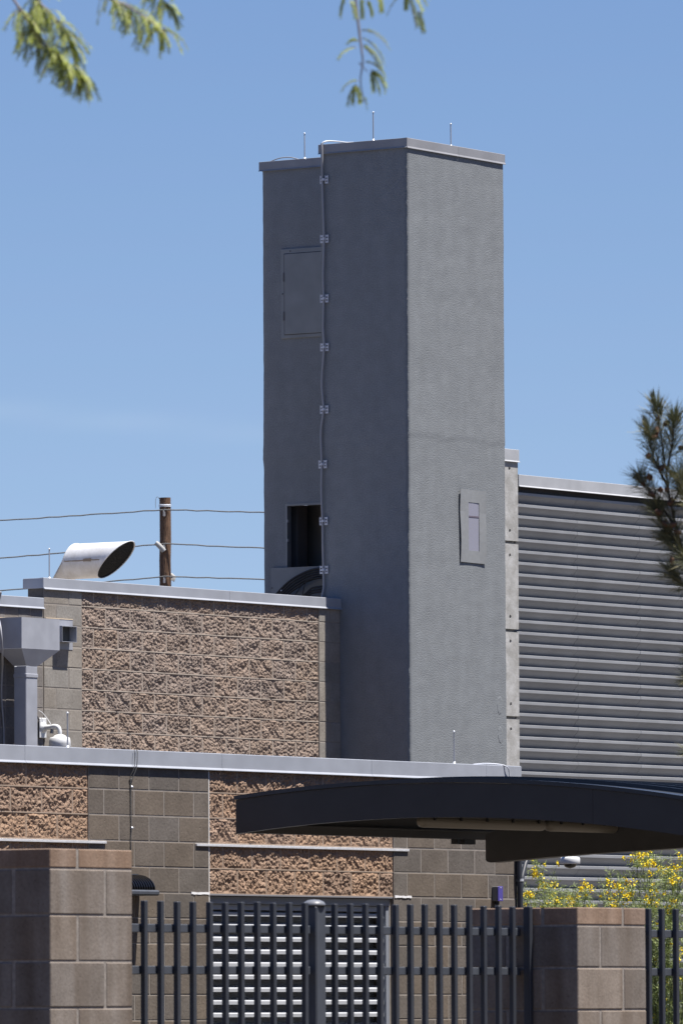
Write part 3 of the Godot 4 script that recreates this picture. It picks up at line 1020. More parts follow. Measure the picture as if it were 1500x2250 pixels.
func pillar(at: Vector3, top: float, first_full: bool, label: String) -> void:
	# square pillar; each course is four blocks set pinwheel-fashion, turned about from course to course
	var t := thing("block_pillar", label, "pillar", at + Vector3(0.305, 0, -0.305), "block pillars of the fence")
	boxed("mortar_core", Vector3(-0.3015, 0.0, -0.3015), Vector3(0.3015, top - 0.004, 0.3015), mk(0.285, 0.255, 0.232, 0.95, grain_tint(0.75), Vector3.ONE * 2.0), t)
	var cap := 0.090
	var y := top
	var k := 0
	while y > 0.06:
		var h := cap if k == 0 else BH
		if y - h < 0.0:
			h = y
		var turn := (k % 2 == 0) != first_full
		for q in 4:
			# long block on this side, from one corner
			var l := BL - 0.007
			var m: Material = M[("cap_%d" if k == 0 else "block_pillar_%d") % (rng.randi() % 6)]
			var o := inst("cap_block" if k == 0 else "block", plain_block(snappedf(l, 0.001), snappedf(h - 0.008, 0.001), 0.195), m, t)
			var ang := q * PI / 2
			var off := Vector3((-0.305 + l / 2) if turn else (0.305 - l / 2), y - h / 2, 0.305 + rng.randf_range(-0.001, 0.001))
			o.position = off.rotated(Vector3.UP, ang)
			o.rotation.y = ang
		y -= h
		k += 1

func fence_panel(label: String, xs: Array, r0: float, r1: float, zc: float, top: float) -> void:
	var t := thing("metal_fence", label, "fence", Vector3(xs[0], 0, zc), "charcoal picket fence panels")
	var ps := begin()
	cbox(ps, Vector3(-0.0127, 0.08, -0.0127), Vector3(0.0127, top, 0.0127), 0.0025)
	var pm := done(ps)
	for x in xs:
		var p := inst("picket", pm, M.fence, t, Vector3(x - xs[0] + rng.randf_range(-0.002, 0.002), rng.randf_range(-0.003, 0.003), 0))
		p.rotation.z = rng.randf_range(-0.0016, 0.0016)
	for y in [2.057, 1.868, 0.20]:
		boxed("rail", Vector3(r0 - xs[0], y - 0.019, -0.060), Vector3(r1 - xs[0], y + 0.019, -0.0142), M.fence_rail, t, 0.003)

func build_fences() -> void:
	var z := -21.15
	var xs := []
	for i in 13:
		xs.append(29.005 + i * 0.12685)
	fence_panel("charcoal metal picket fence between the taller pillar and the gate post", xs, 28.76, 30.593, z, 2.180)
	xs = []
	for i in 14:
		xs.append(30.772 + i * 0.1255)
	fence_panel("charcoal metal picket fence between the gate post and the lower pillar", xs, 30.70, 32.375, z, 2.181)
	xs = []
	for i in 11:
		xs.append(33.125 + i * 0.1253)
	fence_panel("charcoal metal picket fence in front of the yellow-flowering tree", xs, 33.004, 34.6, z, 2.182)
	var g := thing("gate_post", "square charcoal steel gate post with a rounded pale cap", "post", Vector3(30.648, 0, z - 0.03))
	boxed("shaft", Vector3(-0.04, 0.0, -0.04), Vector3(0.04, 2.168, 0.04), M.fence_rail, g, 0.006)
	var st := begin()
	lathe(st, Vector3(0, 2.1685, 0), Vector3.UP, [[0.0, 0.0], [0.052, 0.0], [0.054, 0.006], [0.046, 0.018], [0.028, 0.027], [0.0, 0.030]], 20)
	obj("cap", st, M.cap_metal, g)
	var p := thing("fence_post", "slim charcoal end post standing against the lower pillar", "post", Vector3(32.370, 0, z + 0.03))
	boxed("shaft", Vector3(-0.0127, 0.0, -0.02), Vector3(0.0127, 2.181, 0.02), M.fence, p, 0.003)

# ------------------------------------------------------------------ things on the roofs
func rod(at: Vector3, h: float, label: String) -> void:
	var t := thing("lightning_rod", label, "lightning rod", at, "lightning rods on the copings")
	var st := begin()
	tube(st, [Vector3(0, 0.02, 0), Vector3(rng.randf_range(-0.003, 0.003), h * 0.9, 0), Vector3(rng.randf_range(-0.004, 0.004), h - 0.02, 0)], 0.006, 0.0055, 10)
	obj("rod", st, M.rod, t)
	st = begin()
	lathe(st, Vector3(0, h - 0.02, 0), Vector3.UP, [[0.0, 0.0], [0.0095, 0.002], [0.0095, 0.012], [0.005, 0.018], [0.0, 0.02]], 10)
	obj("tip", st, M.galv, t)
	st = begin()
	lathe(st, Vector3(0, -0.006, 0), Vector3.UP, [[0.0, 0.0], [0.022, 0.0], [0.022, 0.008], [0.012, 0.012], [0.012, 0.03], [0.0, 0.03]], 12)
	obj("foot", st, M.galv, t)

func build_roof_things() -> void:
	rod(Vector3(68.308, 10.585, -45.455), 0.252, "thin lightning rod over the sunny face of the tower")
	rod(Vector3(67.455, 10.596, -45.838), 0.31, "tallest lightning rod, on the shaded edge of the tower top")
	rod(Vector3(68.455, 10.594, -47.385), 0.285, "lightning rod on the lower stepped-back coping of the tower")
	rod(Vector3(62.517, 5.914, -46.311), 0.307, "lightning rod beside the white gooseneck vent")
	rod(Vector3(50.809, 3.776, -37.463), 0.29, "lightning rod beside the white dome camera")
	rod(Vector3(56.296, 3.776, -37.463), 0.29, "lightning rod in front of the foot of the tower")

	# loops of bonding cable lying on the copings
	var loops := [
		["bonding_cable", "pale bonding cable looped over the tower's front coping by the conduit", [Vector3(67.34, 10.585, -46.40), Vector3(67.352, 10.615, -46.385), Vector3(67.40, 10.628, -46.35), Vector3(67.46, 10.622, -46.27), Vector3(67.47, 10.607, -46.18), Vector3(67.48, 10.604, -46.10)], 0.008, "white"],
		["bonding_cable", "dark bonding cable arching over the stepped-back tower coping", [Vector3(68.42, 10.597, -47.80), Vector3(68.43, 10.625, -47.70), Vector3(68.44, 10.632, -47.62), Vector3(68.45, 10.625, -47.54), Vector3(68.46, 10.597, -47.45)], 0.006, "conduit"],
		["bonding_cable", "pale bonding cable hooked over the end of the low building's coping", [Vector3(56.55, 3.783, -37.44), Vector3(56.72, 3.795, -37.43), Vector3(56.86, 3.788, -37.37), Vector3(56.915, 3.765, -37.334), Vector3(56.945, 3.72, -37.336), Vector3(56.96, 3.66, -37.335), Vector3(56.965, 3.62, -37.35)], 0.006, "galv"],
	]
	for l in loops:
		var st := begin()
		tube(st, smooth_line(l[2], 6), l[3], l[3], 8)
		var o := obj(numbered(l[0]), st, M[l[4]], self)
		tag(o, l[1], "cable", "bonding cables on the copings")

	# white gooseneck vent
	var t := thing("gooseneck_vent", "white sheet-metal gooseneck vent with a slanted black mesh mouth on the roof", "vent", Vector3(64.6, 5.45, -47.40))
	var r := 0.178
	var yc := 6.226 - 5.45
	var zm := -0.155       # where the two cylinders are mitred
	var sides := 40
	var mouth := []
	var mitre := []
	var foot := []
	var foot2 := []
	for k in sides:
		var a := TAU * k / sides
		var cx := cos(a) * r
		var cy := sin(a) * r
		mouth.append(Vector3(cx, yc + cy, 0.375 + cy * 1.08))
		mitre.append(Vector3(cx, yc + cy, zm + cy * 0.27))
		foot.append(Vector3(cx, 0.40 + cy * 0.45, -0.42 + cy * 0.80))
		foot2.append(Vector3(cx, 0.0, -0.42 + cy))
	var segs := [["outlet", mouth, mitre], ["elbow", mitre, foot], ["riser", foot, foot2]]
	for s in segs:
		var st := begin()
		st.set_smooth_group(4)
		var c0 := Vector3.ZERO
		for k in sides:
			c0 += (s[1][k] + s[2][k]) / (2.0 * sides)
		for k in sides:
			var q := (k + 1) % sides
			quad(st, s[1][k], s[1][q], s[2][q], s[2][k], Vector3(s[1][k].x, s[1][k].y + s[2][k].y - 2 * c0.y, (s[1][k].z + s[2][k].z - 2 * c0.z) * (0.0 if s[0] == "outlet" else 1.0)))
		obj(s[0], st, M.duct, t)
	# raised seam at the mitre and a rim round the mouth
	for e in [[mitre, 0.006, "seam", M.white], [mouth, 0.005, "rim", M.duct]]:
		var st := begin()
		var loop: Array = e[0].duplicate()
		loop.append(e[0][0])
		tube(st, loop, e[1], e[1], 6, false)
		obj(e[2], st, e[3], t)
	# mesh behind the mouth: wires over a black disc standing in for shade inside
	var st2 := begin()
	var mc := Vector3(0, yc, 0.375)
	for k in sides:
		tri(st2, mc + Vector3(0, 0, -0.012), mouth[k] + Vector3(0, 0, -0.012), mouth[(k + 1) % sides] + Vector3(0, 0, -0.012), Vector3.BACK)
	obj("throat_shade", st2, mk(0.006, 0.006, 0.006, 0.95), t)
	st2 = begin()
	for i in range(-7, 8):
		var xx := i * 0.023
		var hh := sqrt(maxf(0.0, r * r - xx * xx))
		tube(st2, [Vector3(xx, yc - hh, 0.375 - hh * 1.08 - 0.004), Vector3(xx, yc + hh, 0.375 + hh * 1.08 - 0.004)], 0.0007, 0.0007, 4, false)
		tube(st2, [Vector3(-hh, yc + xx, 0.375 + xx * 1.08 - 0.006), Vector3(hh, yc + xx, 0.375 + xx * 1.08 - 0.006)], 0.0007, 0.0007, 4, false)
	obj("mesh_screen", st2, mk(0.008, 0.008, 0.008, 0.8), t)
	# brown sealant smeared along the side seam
	var seal := begin()
	var line := []
	for i in 14:
		var zz := lerpf(-0.14, 0.30, i / 13.0)
		line.append(Vector3(-r - 0.0005 + 0.002 * (i % 2), yc - 0.005 + rng.randf_range(-0.003, 0.003), zz))
	for i in 13:
		var hh := 0.004 + (0.010 if (i > 6 and i < 10) else 0.0) + rng.randf_range(0, 0.002)
		quad(seal, line[i] + Vector3(-0.002, hh, 0), line[i + 1] + Vector3(-0.002, hh, 0), line[i + 1] + Vector3(-0.002, -hh, 0), line[i] + Vector3(-0.002, -hh, 0), Vector3.LEFT)
	obj("seam_sealant", seal, mk(0.30, 0.235, 0.17, 0.9), t)

func smooth_line(p: Array, n: int) -> Array:
	var out := []
	for i in p.size() - 1:
		var a: Vector3 = p[maxi(i - 1, 0)]
		var b: Vector3 = p[i]
		var c: Vector3 = p[i + 1]
		var d: Vector3 = p[mini(i + 2, p.size() - 1)]
		for k in n:
			out.append(b.cubic_interpolate(c, a, d, float(k) / n))
	out.append(p[p.size() - 1])
	return out

# ------------------------------------------------------------------ things on the walls
func build_wall_things() -> void:
	# rain leader: hopper head with downspout
	var t := thing("rain_leader", "pale grey sheet-metal hopper head with square downspout on the block wall", "downspout", Vector3(61.83, 0, -46.06))
	var o := t.position
	var x0 := 61.529 - o.x
	var x1 := 62.141 - o.x
	var zb := -46.205 - o.z
	var zf := -45.911 - o.z
	var st := begin()
	# open-topped box
	for w in [[x0, x1, zf - 0.004, zf], [x0, x1, zb, zb + 0.004], [x0, x0 + 0.004, zb + 0.004, zf - 0.004], [x1 - 0.004, x1, zb + 0.004, zf - 0.004]]:
		box(st, Vector3(w[0], 5.199, w[2]), Vector3(w[1], 5.498, w[3]))
	obj("hopper_head", st, M.sheet, t)
	var px0 := 61.667 - o.x
	var px1 := 61.852 - o.x
	var pzf := -45.961 - o.z
	var pzb := -46.108 - o.z
	st = begin()
	var u := [Vector3(x0, 5.198, zf), Vector3(x1, 5.198, zf), Vector3(x1, 5.198, zb), Vector3(x0, 5.198, zb)]
	var d := [Vector3(px0, 5.037, pzf), Vector3(px1, 5.037, pzf), Vector3(px1, 5.037, pzb), Vector3(px0, 5.037, pzb)]
	var ns := [Vector3(0, -0.5, 1), Vector3(1, -0.5, 0), Vector3(0, -0.5, -1), Vector3(-1, -0.5, 0)]
	for i in 4:
		quad(st, u[i], u[(i + 1) % 4], d[(i + 1) % 4], d[i], ns[i])
	obj("hopper_taper", st, M.sheet, t)
	boxed("downspout", Vector3(px0, 3.421, pzb), Vector3(px1, 5.036, pzf), M.sheet, t, 0.006)
	st = begin()
	cbox(st, Vector3(px0 - 0.004, 4.925, pzb - 0.004), Vector3(px1 + 0.004, 4.962, pzf + 0.006), 0.004)
	obj("strap", st, M.sheet, t)
	# sealant along the top rim
	boxed("rim_sealant", Vector3(x0 + 0.004, 5.4985, zb), Vector3(x1 - 0.004, 5.506, zb + 0.02), mk(0.62, 0.50, 0.36, 0.9), t)

	# overflow scupper beside it
	t = thing("scupper", "open-ended sheet-metal overflow scupper with flange beside the hopper head", "scupper", Vector3(62.57, 5.38, -46.209))
	st = begin()
	box(st, Vector3(62.31 - 62.57, 5.234 - 5.38, 0.0), Vector3(62.755 - 62.57, 5.525 - 5.38, 0.003))
	obj("flange", st, M.sheet, t)
	st = begin()
	var sx0 := 62.462 - 62.57
	var sx1 := 62.702 - 62.57
	var sy0 := -0.078
	var sy1 := 0.076
	box(st, Vector3(sx0, sy0, 0.003), Vector3(sx0 + 0.004, sy1, 0.092))
	box(st, Vector3(sx1 - 0.004, sy0, 0.003), Vector3(sx1, sy1, 0.092))
	box(st, Vector3(sx0 + 0.004, sy1 - 0.004, 0.003), Vector3(sx1 - 0.004, sy1, 0.092))
	box(st, Vector3(sx0 + 0.004, sy0, 0.003), Vector3(sx1 - 0.004, sy0 + 0.004, 0.092))
	obj("sleeve", st, M.sheet, t)
	boxed("throat_shade", Vector3(sx0 + 0.004, sy0 + 0.004, 0.0031), Vector3(sx1 - 0.004, sy1 - 0.004, 0.006), mk(0.06, 0.065, 0.065, 0.5), t)  # dark plate coloured as the shade inside the sleeve
	boxed("flange_sealant", Vector3(62.31 - 62.57, 5.5255 - 5.38, 0.0), Vector3(62.755 - 62.57, 5.533 - 5.38, 0.006), mk(0.62, 0.50, 0.36, 0.9), t)

	# dome camera on a swan-neck arm
	t = thing("dome_camera", "white dome camera on a swan-neck arm fixed to the block wall", "camera", Vector3(62.255, 4.46, -46.208))
	boxed("mounting_plate", Vector3(-0.055, -0.098, 0.001), Vector3(0.055, 0.098, 0.016), M.white, t, 0.006)
	st = begin()
	tube(st, smooth_line([Vector3(0, 0.005, 0.016), Vector3(0, 0.006, 0.09), Vector3(0, 0.012, 0.15), Vector3(-0.002, 0.0, 0.195), Vector3(-0.002, -0.035, 0.212), Vector3(-0.002, -0.07, 0.214)], 6), 0.026, 0.02, 14)
	obj("arm", st, M.white, t)
	st = begin()
	lathe(st, Vector3(0, 0.005, 0.016), Vector3.BACK, [[0.055, 0.0], [0.052, 0.006], [0.035, 0.016], [0.027, 0.03]], 18)
	obj("arm_base", st, M.white, t)
	st = begin()
	lathe(st, Vector3(-0.002, -0.19, 0.214), Vector3.UP, [[0.0, 0.0], [0.108, 0.0], [0.110, 0.004], [0.106, 0.03], [0.107, 0.033], [0.098, 0.088], [0.090, 0.094], [0.062, 0.100], [0.055, 0.112], [0.03, 0.122], [0.0, 0.122]], 28)
	obj("housing", st, M.white, t)
	st = begin()
	lathe(st, Vector3(-0.002, -0.19, 0.214), Vector3.DOWN, [[0.075, 0.0005], [0.07, 0.03], [0.05, 0.06], [0.0, 0.075]], 20)
	obj("dome", st, M.dome_glass, t)
	st = begin()
	tube(st, [Vector3(0, 0.035, 0.115), Vector3(0.004, 0.0, 0.118), Vector3(0, -0.055, 0.115)], 0.012, 0.018, 8)
	tube(st, [Vector3(0, 0.028, 0.085), Vector3(0, 0.03, 0.13)], 0.006, 0.006, 6)
	obj("hose_clamp", st, mk(0.26, 0.25, 0.24, 0.4, null, Vector3.ONE, null, 0.0, 0.7), t)
	st = begin()
	tube(st, smooth_line([Vector3(-0.07, 0.165, 0.01), Vector3(-0.03, 0.15, 0.02), Vector3(0.0, 0.09, 0.06), Vector3(0.005, 0.035, 0.10)], 6), 0.004, 0.004, 6)
	obj("lead", st, M.white, t)

	# cable down the left wall
	st = begin()
	tube(st, smooth_line([Vector3(61.50, 5.60, -46.20), Vector3(61.475, 5.70, -46.17), Vector3(61.50, 5.742, -46.14), Vector3(61.525, 5.70, -46.165), Vector3(61.50, 5.55, -46.19), Vector3(61.30, 5.44, -46.0), Vector3(61.235, 5.30, -45.93), Vector3(61.30, 5.12, -45.97), Vector3(61.50, 5.0, -46.12), Vector3(61.565, 4.77, -46.18), Vector3(61.62, 4.50, -46.20), Vector3(61.635, 4.35, -46.205), Vector3(61.635, 3.9, -46.205), Vector3(61.635, 3.421, -46.205)], 6), 0.0085, 0.0085, 8)
	var c := obj(numbered("grounding_cable"), st, M.conduit, self)
	tag(c, "grey grounding cable looping over the parapet and down beside the downspout", "cable")

	# thin conductor down the front of the low building
	t = thing("wall_conductor", "thin conductor running down the tan block wall from the coping, held by two studs", "cable", Vector3(51.505, 3.02, -37.363))
	st = begin()
	tube(st, smooth_line([Vector3(0.063, 0.765, 0.02), Vector3(0.060, 0.735, 0.03), Vector3(0.040, 0.62, 0.035), Vector3(0.012, 0.53, 0.012), Vector3(0.0, 0.50, 0.008), Vector3(0.004, 0.14, 0.008), Vector3(0.0, 0.0, 0.008), Vector3(0.003, -1.0, 0.008), Vector3(0.0, -3.0, 0.008)], 6), 0.0042, 0.0042, 6)
	obj("conductor", st, M.wire, t)
	st = begin()
	tube(st, smooth_line([Vector3(0.030, 0.762, 0.02), Vector3(0.026, 0.74, 0.028), Vector3(0.010, 0.62, 0.034), Vector3(-0.012, 0.545, 0.012), Vector3(0.0, 0.49, 0.008)], 6), 0.003, 0.003, 6)
	obj("conductor", st, M.wire, t)
	for y in [0.465, 0.14]:
		st = begin()
		lathe(st, Vector3(0.014, y, 0.0), Vector3.BACK, [[0.012, 0.0], [0.013, 0.008], [0.009, 0.016], [0.0, 0.019]], 12)
		obj("stud", st, M.galv, t)

	# ribbed black wall lamp
	t = thing("wall_lamp", "black half-round ribbed wall lamp with tray on the tan block wall", "lamp", Vector3(51.40, 2.622, -37.363))
	boxed("tray", Vector3(-0.22, 0.0, 0.003), Vector3(0.235, 0.044, 0.2), M.fence_rail, t, 0.012)
	st = begin()
	var prof := PackedVector2Array([Vector2(0.004, 0.045), Vector2(0.15, 0.045)])
	for i in range(1, 9):
		var a := i / 8.0 * PI / 2
		prof.append(Vector2(0.004 + 0.146 * cos(a), 0.045 + 0.108 * sin(a)))
	prism(st, prof, Vector3(-0.2, 0, 0), Vector3(0, 0, 1), Vector3.UP, Vector3(0.40, 0, 0))
	obj("lens", st, M.black, t)
	for k in 13:
		var rx := -0.2 + k * 0.0335
		st = begin()
		var rp := PackedVector2Array()
		for i in 9:
			var a := i / 8.0 * PI / 2
			rp.append(Vector2(0.004 + 0.168 * cos(a), 0.046 + 0.122 * sin(a)))
		for i in 9:
			var a := (8 - i) / 8.0 * PI / 2
			rp.append(Vector2(0.004 + 0.151 * cos(a), 0.046 + 0.109 * sin(a)))
		prism(st, rp, Vector3(rx - 0.006, 0, 0), Vector3(0, 0, 1), Vector3.UP, Vector3(0.012, 0, 0))
		obj("rib", st, M.black_gloss, t)
	boxed("backplate", Vector3(-0.21, 0.0445, 0.0005), Vector3(0.21, 0.175, 0.0035), M.fence_rail, t)

	# junction box with a violet lid
	t = thing("junction_box", "small grey junction box with violet lid on the block wall near the corner", "junction box", Vector3(56.745, 2.69, -37.363))
	boxed("housing", Vector3(-0.036, -0.062, 0.0015), Vector3(0.036, 0.062, 0.056), M.box_grey, t, 0.003)
	boxed("lid", Vector3(-0.037, -0.063, 0.0565), Vector3(0.037, 0.063, 0.066), M.violet, t, 0.003)
	for y in [-0.05, 0.05]:
		st = begin()
		lathe(st, Vector3(0.0, y, 0.066), Vector3.BACK, [[0.006, 0.0], [0.005, 0.002], [0.0, 0.0025]], 8)
		obj("screw", st, M.galv, t)
	st = begin()
	tube(st, [Vector3(0, -0.062, 0.028), Vector3(0, -0.09, 0.028)], 0.02, 0.02, 12)
	obj("hub", st, M.black, t)
	st = begin()
	tube(st, [Vector3(0, -0.09, 0.028), Vector3(0, -2.69, 0.028)], 0.0135, 0.0135, 12)
	obj("conduit", st, M.box_grey, t)

	# dark pipe on the corner, with a strut
	t = thing("corner_pipe", "dark vertical pipe strapped to the corner of the tan block building", "pipe", Vector3(57.10, 0, -37.333))
	st = begin()
	tube(st, [Vector3(0, 0, 0), Vector3(0.004, 1.6, 0), Vector3(0.0, 2.75, 0), Vector3(-0.012, 2.86, 0), Vector3(-0.012, 3.64, 0)], 0.026, 0.026, 12)
	obj("pipe", st, M.fence, t)
	st = begin()
	tube(st, [Vector3(0.02, 2.80, 0), Vector3(0.115, 2.95, -0.02), Vector3(0.25, 3.06, -0.05)], 0.019, 0.019, 10)
	obj("branch_pipe", st, M.fence, t)
	st = begin()
	tube(st, [Vector3(0, 2.80, 0), Vector3(0, 2.822, 0)], 0.031, 0.031, 14)
	obj("strap", st, M.galv, t)

	# dome camera on an outrigger from the corner
	t = thing("outrigger_camera", "white drum-shaped dome camera on an arm out from the building corner pipe", "camera", Vector3(58.30, 3.032, -37.60))
	st = begin()
	lathe(st, Vector3(0, -0.065, 0), Vector3.UP, [[0.0, 0.0], [0.084, 0.0], [0.087, 0.004], [0.087, 0.045], [0.080, 0.058], [0.06, 0.063], [0.0, 0.064]], 28)
	obj("housing", st, M.white, t)
	st = begin()
	lathe(st, Vector3(0, -0.0655, 0), Vector3.DOWN, [[0.055, 0.0], [0.052, 0.016], [0.036, 0.030], [0.0, 0.038]], 22)
	obj("dome", st, M.dome_glass, t)
	st = begin()
	tube(st, [Vector3(0, -0.004, 0), Vector3(0, 0.10, 0)], 0.018, 0.018, 10)
	tube(st, [Vector3(0.02, 0.10, 0), Vector3(-1.19, 0.10, 0.24)], 0.018, 0.018, 10)
	obj("arm", st, M.fence, t)

# ------------------------------------------------------------------ things on the tower
func build_tower_things() -> void:
	var x := 67.364
	var t := thing("conduit", "grey conduit clipped down the shaded corner of the stucco tower", "conduit", Vector3(x - 0.024, 5.92, -46.40))
	var pts := []
	for p in [[10.60, -46.392], [10.50, -46.388], [10.229, -46.394], [9.924, -46.384], [9.619, -46.375], [9.268, -46.388], [9.005, -46.384], [8.706, -46.391], [8.505, -46.381], [8.146, -46.411], [7.865, -46.392], [7.633, -46.425], [7.305, -46.416], [7.025, -46.423], [6.721, -46.411], [6.465, -46.409], [6.222, -46.403], [6.045, -46.400], [5.95, -46.42], [5.80, -46.43]]:
		pts.append(Vector3(-0.012 if p[0] > 10.45 else 0.0, p[0] - 5.92, p[1] + 46.40))
	var st := begin()
	tube(st, smooth_line(pts, 5), 0.0115, 0.0115, 10)
	obj("pipe", st, M.conduit, t)
	for p in [[10.228, -46.377], [9.619, -46.377], [9.005, -46.381], [8.505, -46.382], [7.865, -46.388], [7.304, -46.411], [6.721, -46.403], [6.222, -46.401]]:
		var y: float = p[0] - 5.92
		var z: float = p[1] + 46.40
		st = begin()
		# strap over the pipe
		var sp := PackedVector2Array()
		for i in 7:
			var a := PI * i / 6.0
			sp.append(Vector2(cos(a) * 0.016, 0.006 + sin(a) * 0.014))
		for i in 7:
			var a := PI * (6 - i) / 6.0
			sp.append(Vector2(cos(a) * 0.0135, 0.005 + sin(a) * 0.0115))
		prism(st, sp, Vector3(0.0, y - 0.012, z), Vector3.BACK, Vector3.LEFT, Vector3(0, 0.024, 0))
		for s in [-1.0, 1.0]:
			# flange plate with slots: three cross-bars and two edges
			var zc: float = z + s * 0.031
			for yy in [-0.036, -0.006, 0.026]:
				box(st, Vector3(0.004, y + yy - 0.006, zc - 0.013), Vector3(0.010, y + yy + 0.012, zc + 0.013))
			for e in [-1.0, 1.0]:
				box(st, Vector3(0.0035, y - 0.042, zc + e * 0.0155 - 0.0035), Vector3(0.0105, y + 0.042, zc + e * 0.0155 + 0.0035))
		var cl := obj("clip", st, M.clip, t)

	# black cables bundled in front of the cover board
	t = thing("cable_bundle", "bundle of black cables arching down in front of the tower's cover board", "cables", Vector3(68.2, 5.9, -47.2))
	for i in 5:
		var k := i * 0.021
		st = begin()
		tube(st, smooth_line([Vector3(0.02, 0.385 - k, 0.55), Vector3(0.0, 0.395 - k * 1.1, 0.20), Vector3(0.0, 0.375 - k * 1.2, 0.02), Vector3(-0.01, 0.30 - k * 1.1, -0.17 + k * 0.6), Vector3(-0.01, 0.20 - k * 0.6, -0.32 + k * 1.2), Vector3(-0.02, 0.07, -0.44 + k * 1.6), Vector3(-0.02, -0.2, -0.60 + k * 1.6), Vector3(-0.02, -0.45, -0.66 + k * 1.6)], 6), 0.0125, 0.0125, 8)
		obj("cable", st, M.cable, t)
	for i in 3:
		var k := i * 0.026
		st = begin()
		tube(st, smooth_line([Vector3(-0.02, 0.215 - k, 0.5), Vector3(-0.02, 0.20 - k, 0.12), Vector3(-0.02, 0.155 - k, 0.02), Vector3(-0.02, 0.05 - k * 0.5, -0.10 + k), Vector3(-0.02, -0.2, -0.20 + k), Vector3(-0.02, -0.45, -0.24 + k)], 6), 0.011, 0.011, 8)
		obj("cable", st, M.cable, t)
	for i in 2:
		st = begin()
		tube(st, smooth_line([Vector3(-0.03, 0.30, 0.10), Vector3(-0.03, 0.27 - i * 0.02, 0.0), Vector3(-0.03, 0.18 - i * 0.05, -0.09 + i * 0.05), Vector3(-0.03, 0.02, -0.20 + i * 0.11), Vector3(-0.03, -0.2, -0.3 + i * 0.11)], 6), 0.005, 0.005, 6)
		obj("cable", st, M.cable, t)
	st = begin()
	for i in 2:
		box(st, Vector3(-0.032, 0.175 - i * 0.05, -0.315 + i * 0.085), Vector3(-0.028, 0.187 - i * 0.05, -0.300 + i * 0.085))
	obj("cable_tie", st, M.clip, t)

# ------------------------------------------------------------------ pole and wires
func build_pole_and_wires() -> void:
	var base := Vector3(154.05, 0, -110.70)
	var dirr := Vector3(0.5655, 0, 0.8247)      # along the line of poles
	var toward := Vector3(-0.8247, 0, 0.5655)
	var t := thing("utility_pole", "weathered brown wooden utility pole behind the roof", "pole", base)
	var pts := []
	var prng := RandomNumberGenerator.new()
	prng.seed = 3
	for i in 29:
		pts.append(Vector3(prng.randf_range(-0.006, 0.006), 13.98 * i / 28.0, prng.randf_range(-0.006, 0.006)))
	var st := begin()
	tube(st, pts, 0.165, 0.134, 18)
	obj("shaft", st, M.pole, t)
	for y in [13.79]:
		st = begin()
		tube(st, [Vector3(0, y - 0.03, 0), Vector3(0, y + 0.03, 0)], 0.147, 0.147, 18, false)
		tube(st, [toward * 0.15 + dirr * -0.12 + Vector3(0, y + 0.01, 0), toward * 0.17 + Vector3(0, y, 0), toward * 0.15 + dirr * 0.13 + Vector3(0, y + 0.015, 0)], 0.016, 0.016, 6)
		obj("band", st, M.galv, t)
	var parts := [[13.683, 0.0], [12.874, -0.02], [12.099, 0.03]]
	for i in 3:
		var y: float = parts[i][0]
		st = begin()
		tube(st, [Vector3(0, y, 0) + toward * 0.10, Vector3(0, y, 0) + toward * 0.22], 0.02, 0.02, 8)
		tube(st, [Vector3(0, y - 0.14, 0) + toward * 0.13 - dirr * 0.02, Vector3(0, y - 0.03, 0) + toward * 0.19 - dirr * 0.02], 0.03, 0.022, 8)
		obj("bracket", st, M.galv, t)
	st = begin()
	tube(st, [Vector3(0, 12.90, 0) + toward * 0.24 - dirr * 0.22, Vector3(0, 12.86, 0) + toward * 0.24 - dirr * 0.17, Vector3(0, 12.76, 0) + toward * 0.22 - dirr * 0.07, Vector3(0, 12.71, 0) + toward * 0.20 - dirr * 0.03], 0.055, 0.068, 12)
	obj("splice_case", st, M.insulator, t)
	st = begin()
	tube(st, [Vector3(0, 12.16, 0) - toward * 0.1 + dirr * 0.12, Vector3(0, 12.10, 0) - toward * 0.1 + dirr * 0.20, Vector3(0, 12.02, 0) - toward * 0.1 + dirr * 0.15], 0.05, 0.07, 12)
	obj("splice_case", st, M.insulator, t)
	st = begin()
	var jp := smooth_line([Vector3(0, 13.95, 0) - dirr * 0.13 + toward * 0.03, Vector3(0, 14.0, 0) - dirr * 0.18 + toward * 0.05, Vector3(0, 13.93, 0) - dirr * 0.22 + toward * 0.08, Vector3(0, 13.72, 0) - dirr * 0.22 + toward * 0.15], 5)
	tube(st, jp, 0.006, 0.006, 5)
	obj("jumper", st, M.wire, t)
	var labels := ["uppermost overhead cable strung from the top of the wooden pole", "middle overhead cable passing the splice case on the wooden pole", "lowest overhead cable on the wooden pole, just above the roof edge"]
	var slopes := [[0.066, 0.034], [0.088, 0.052], [0.088, 0.039]]
	for i in 3:
		var y: float = parts[i][0]
		var line := []
		for s in [-1.0, 1.0]:
			var seg := []
			var sl: float = slopes[i][0 if s < 0 else 1]
			var n := 120
			for k in n + 1:
				var d := 30.0 * k / n
				var yy := y - sl * d + sl / 56.0 * d * d
				seg.append(base + toward * 0.23 + dirr * (s * d) + Vector3(0, yy + prng.randf_range(-0.009, 0.009), 0))
			if s < 0:
				seg.reverse()
				line = seg
			else:
				seg.remove_at(0)
				line = line + seg
		st = begin()
		tube(st, line, 0.017, 0.017, 6)
		var w := obj(numbered("overhead_cable"), st, M.wire, self)
		tag(w, labels[i], "cable", "overhead cables on the wooden pole")

# ------------------------------------------------------------------ plants
func rebase(t: Node3D, root: Vector3) -> void:
	# moves a thing's own origin to the foot of its trunk
	for c in t.get_children():
		c.position -= root
	t.position += t.basis * root

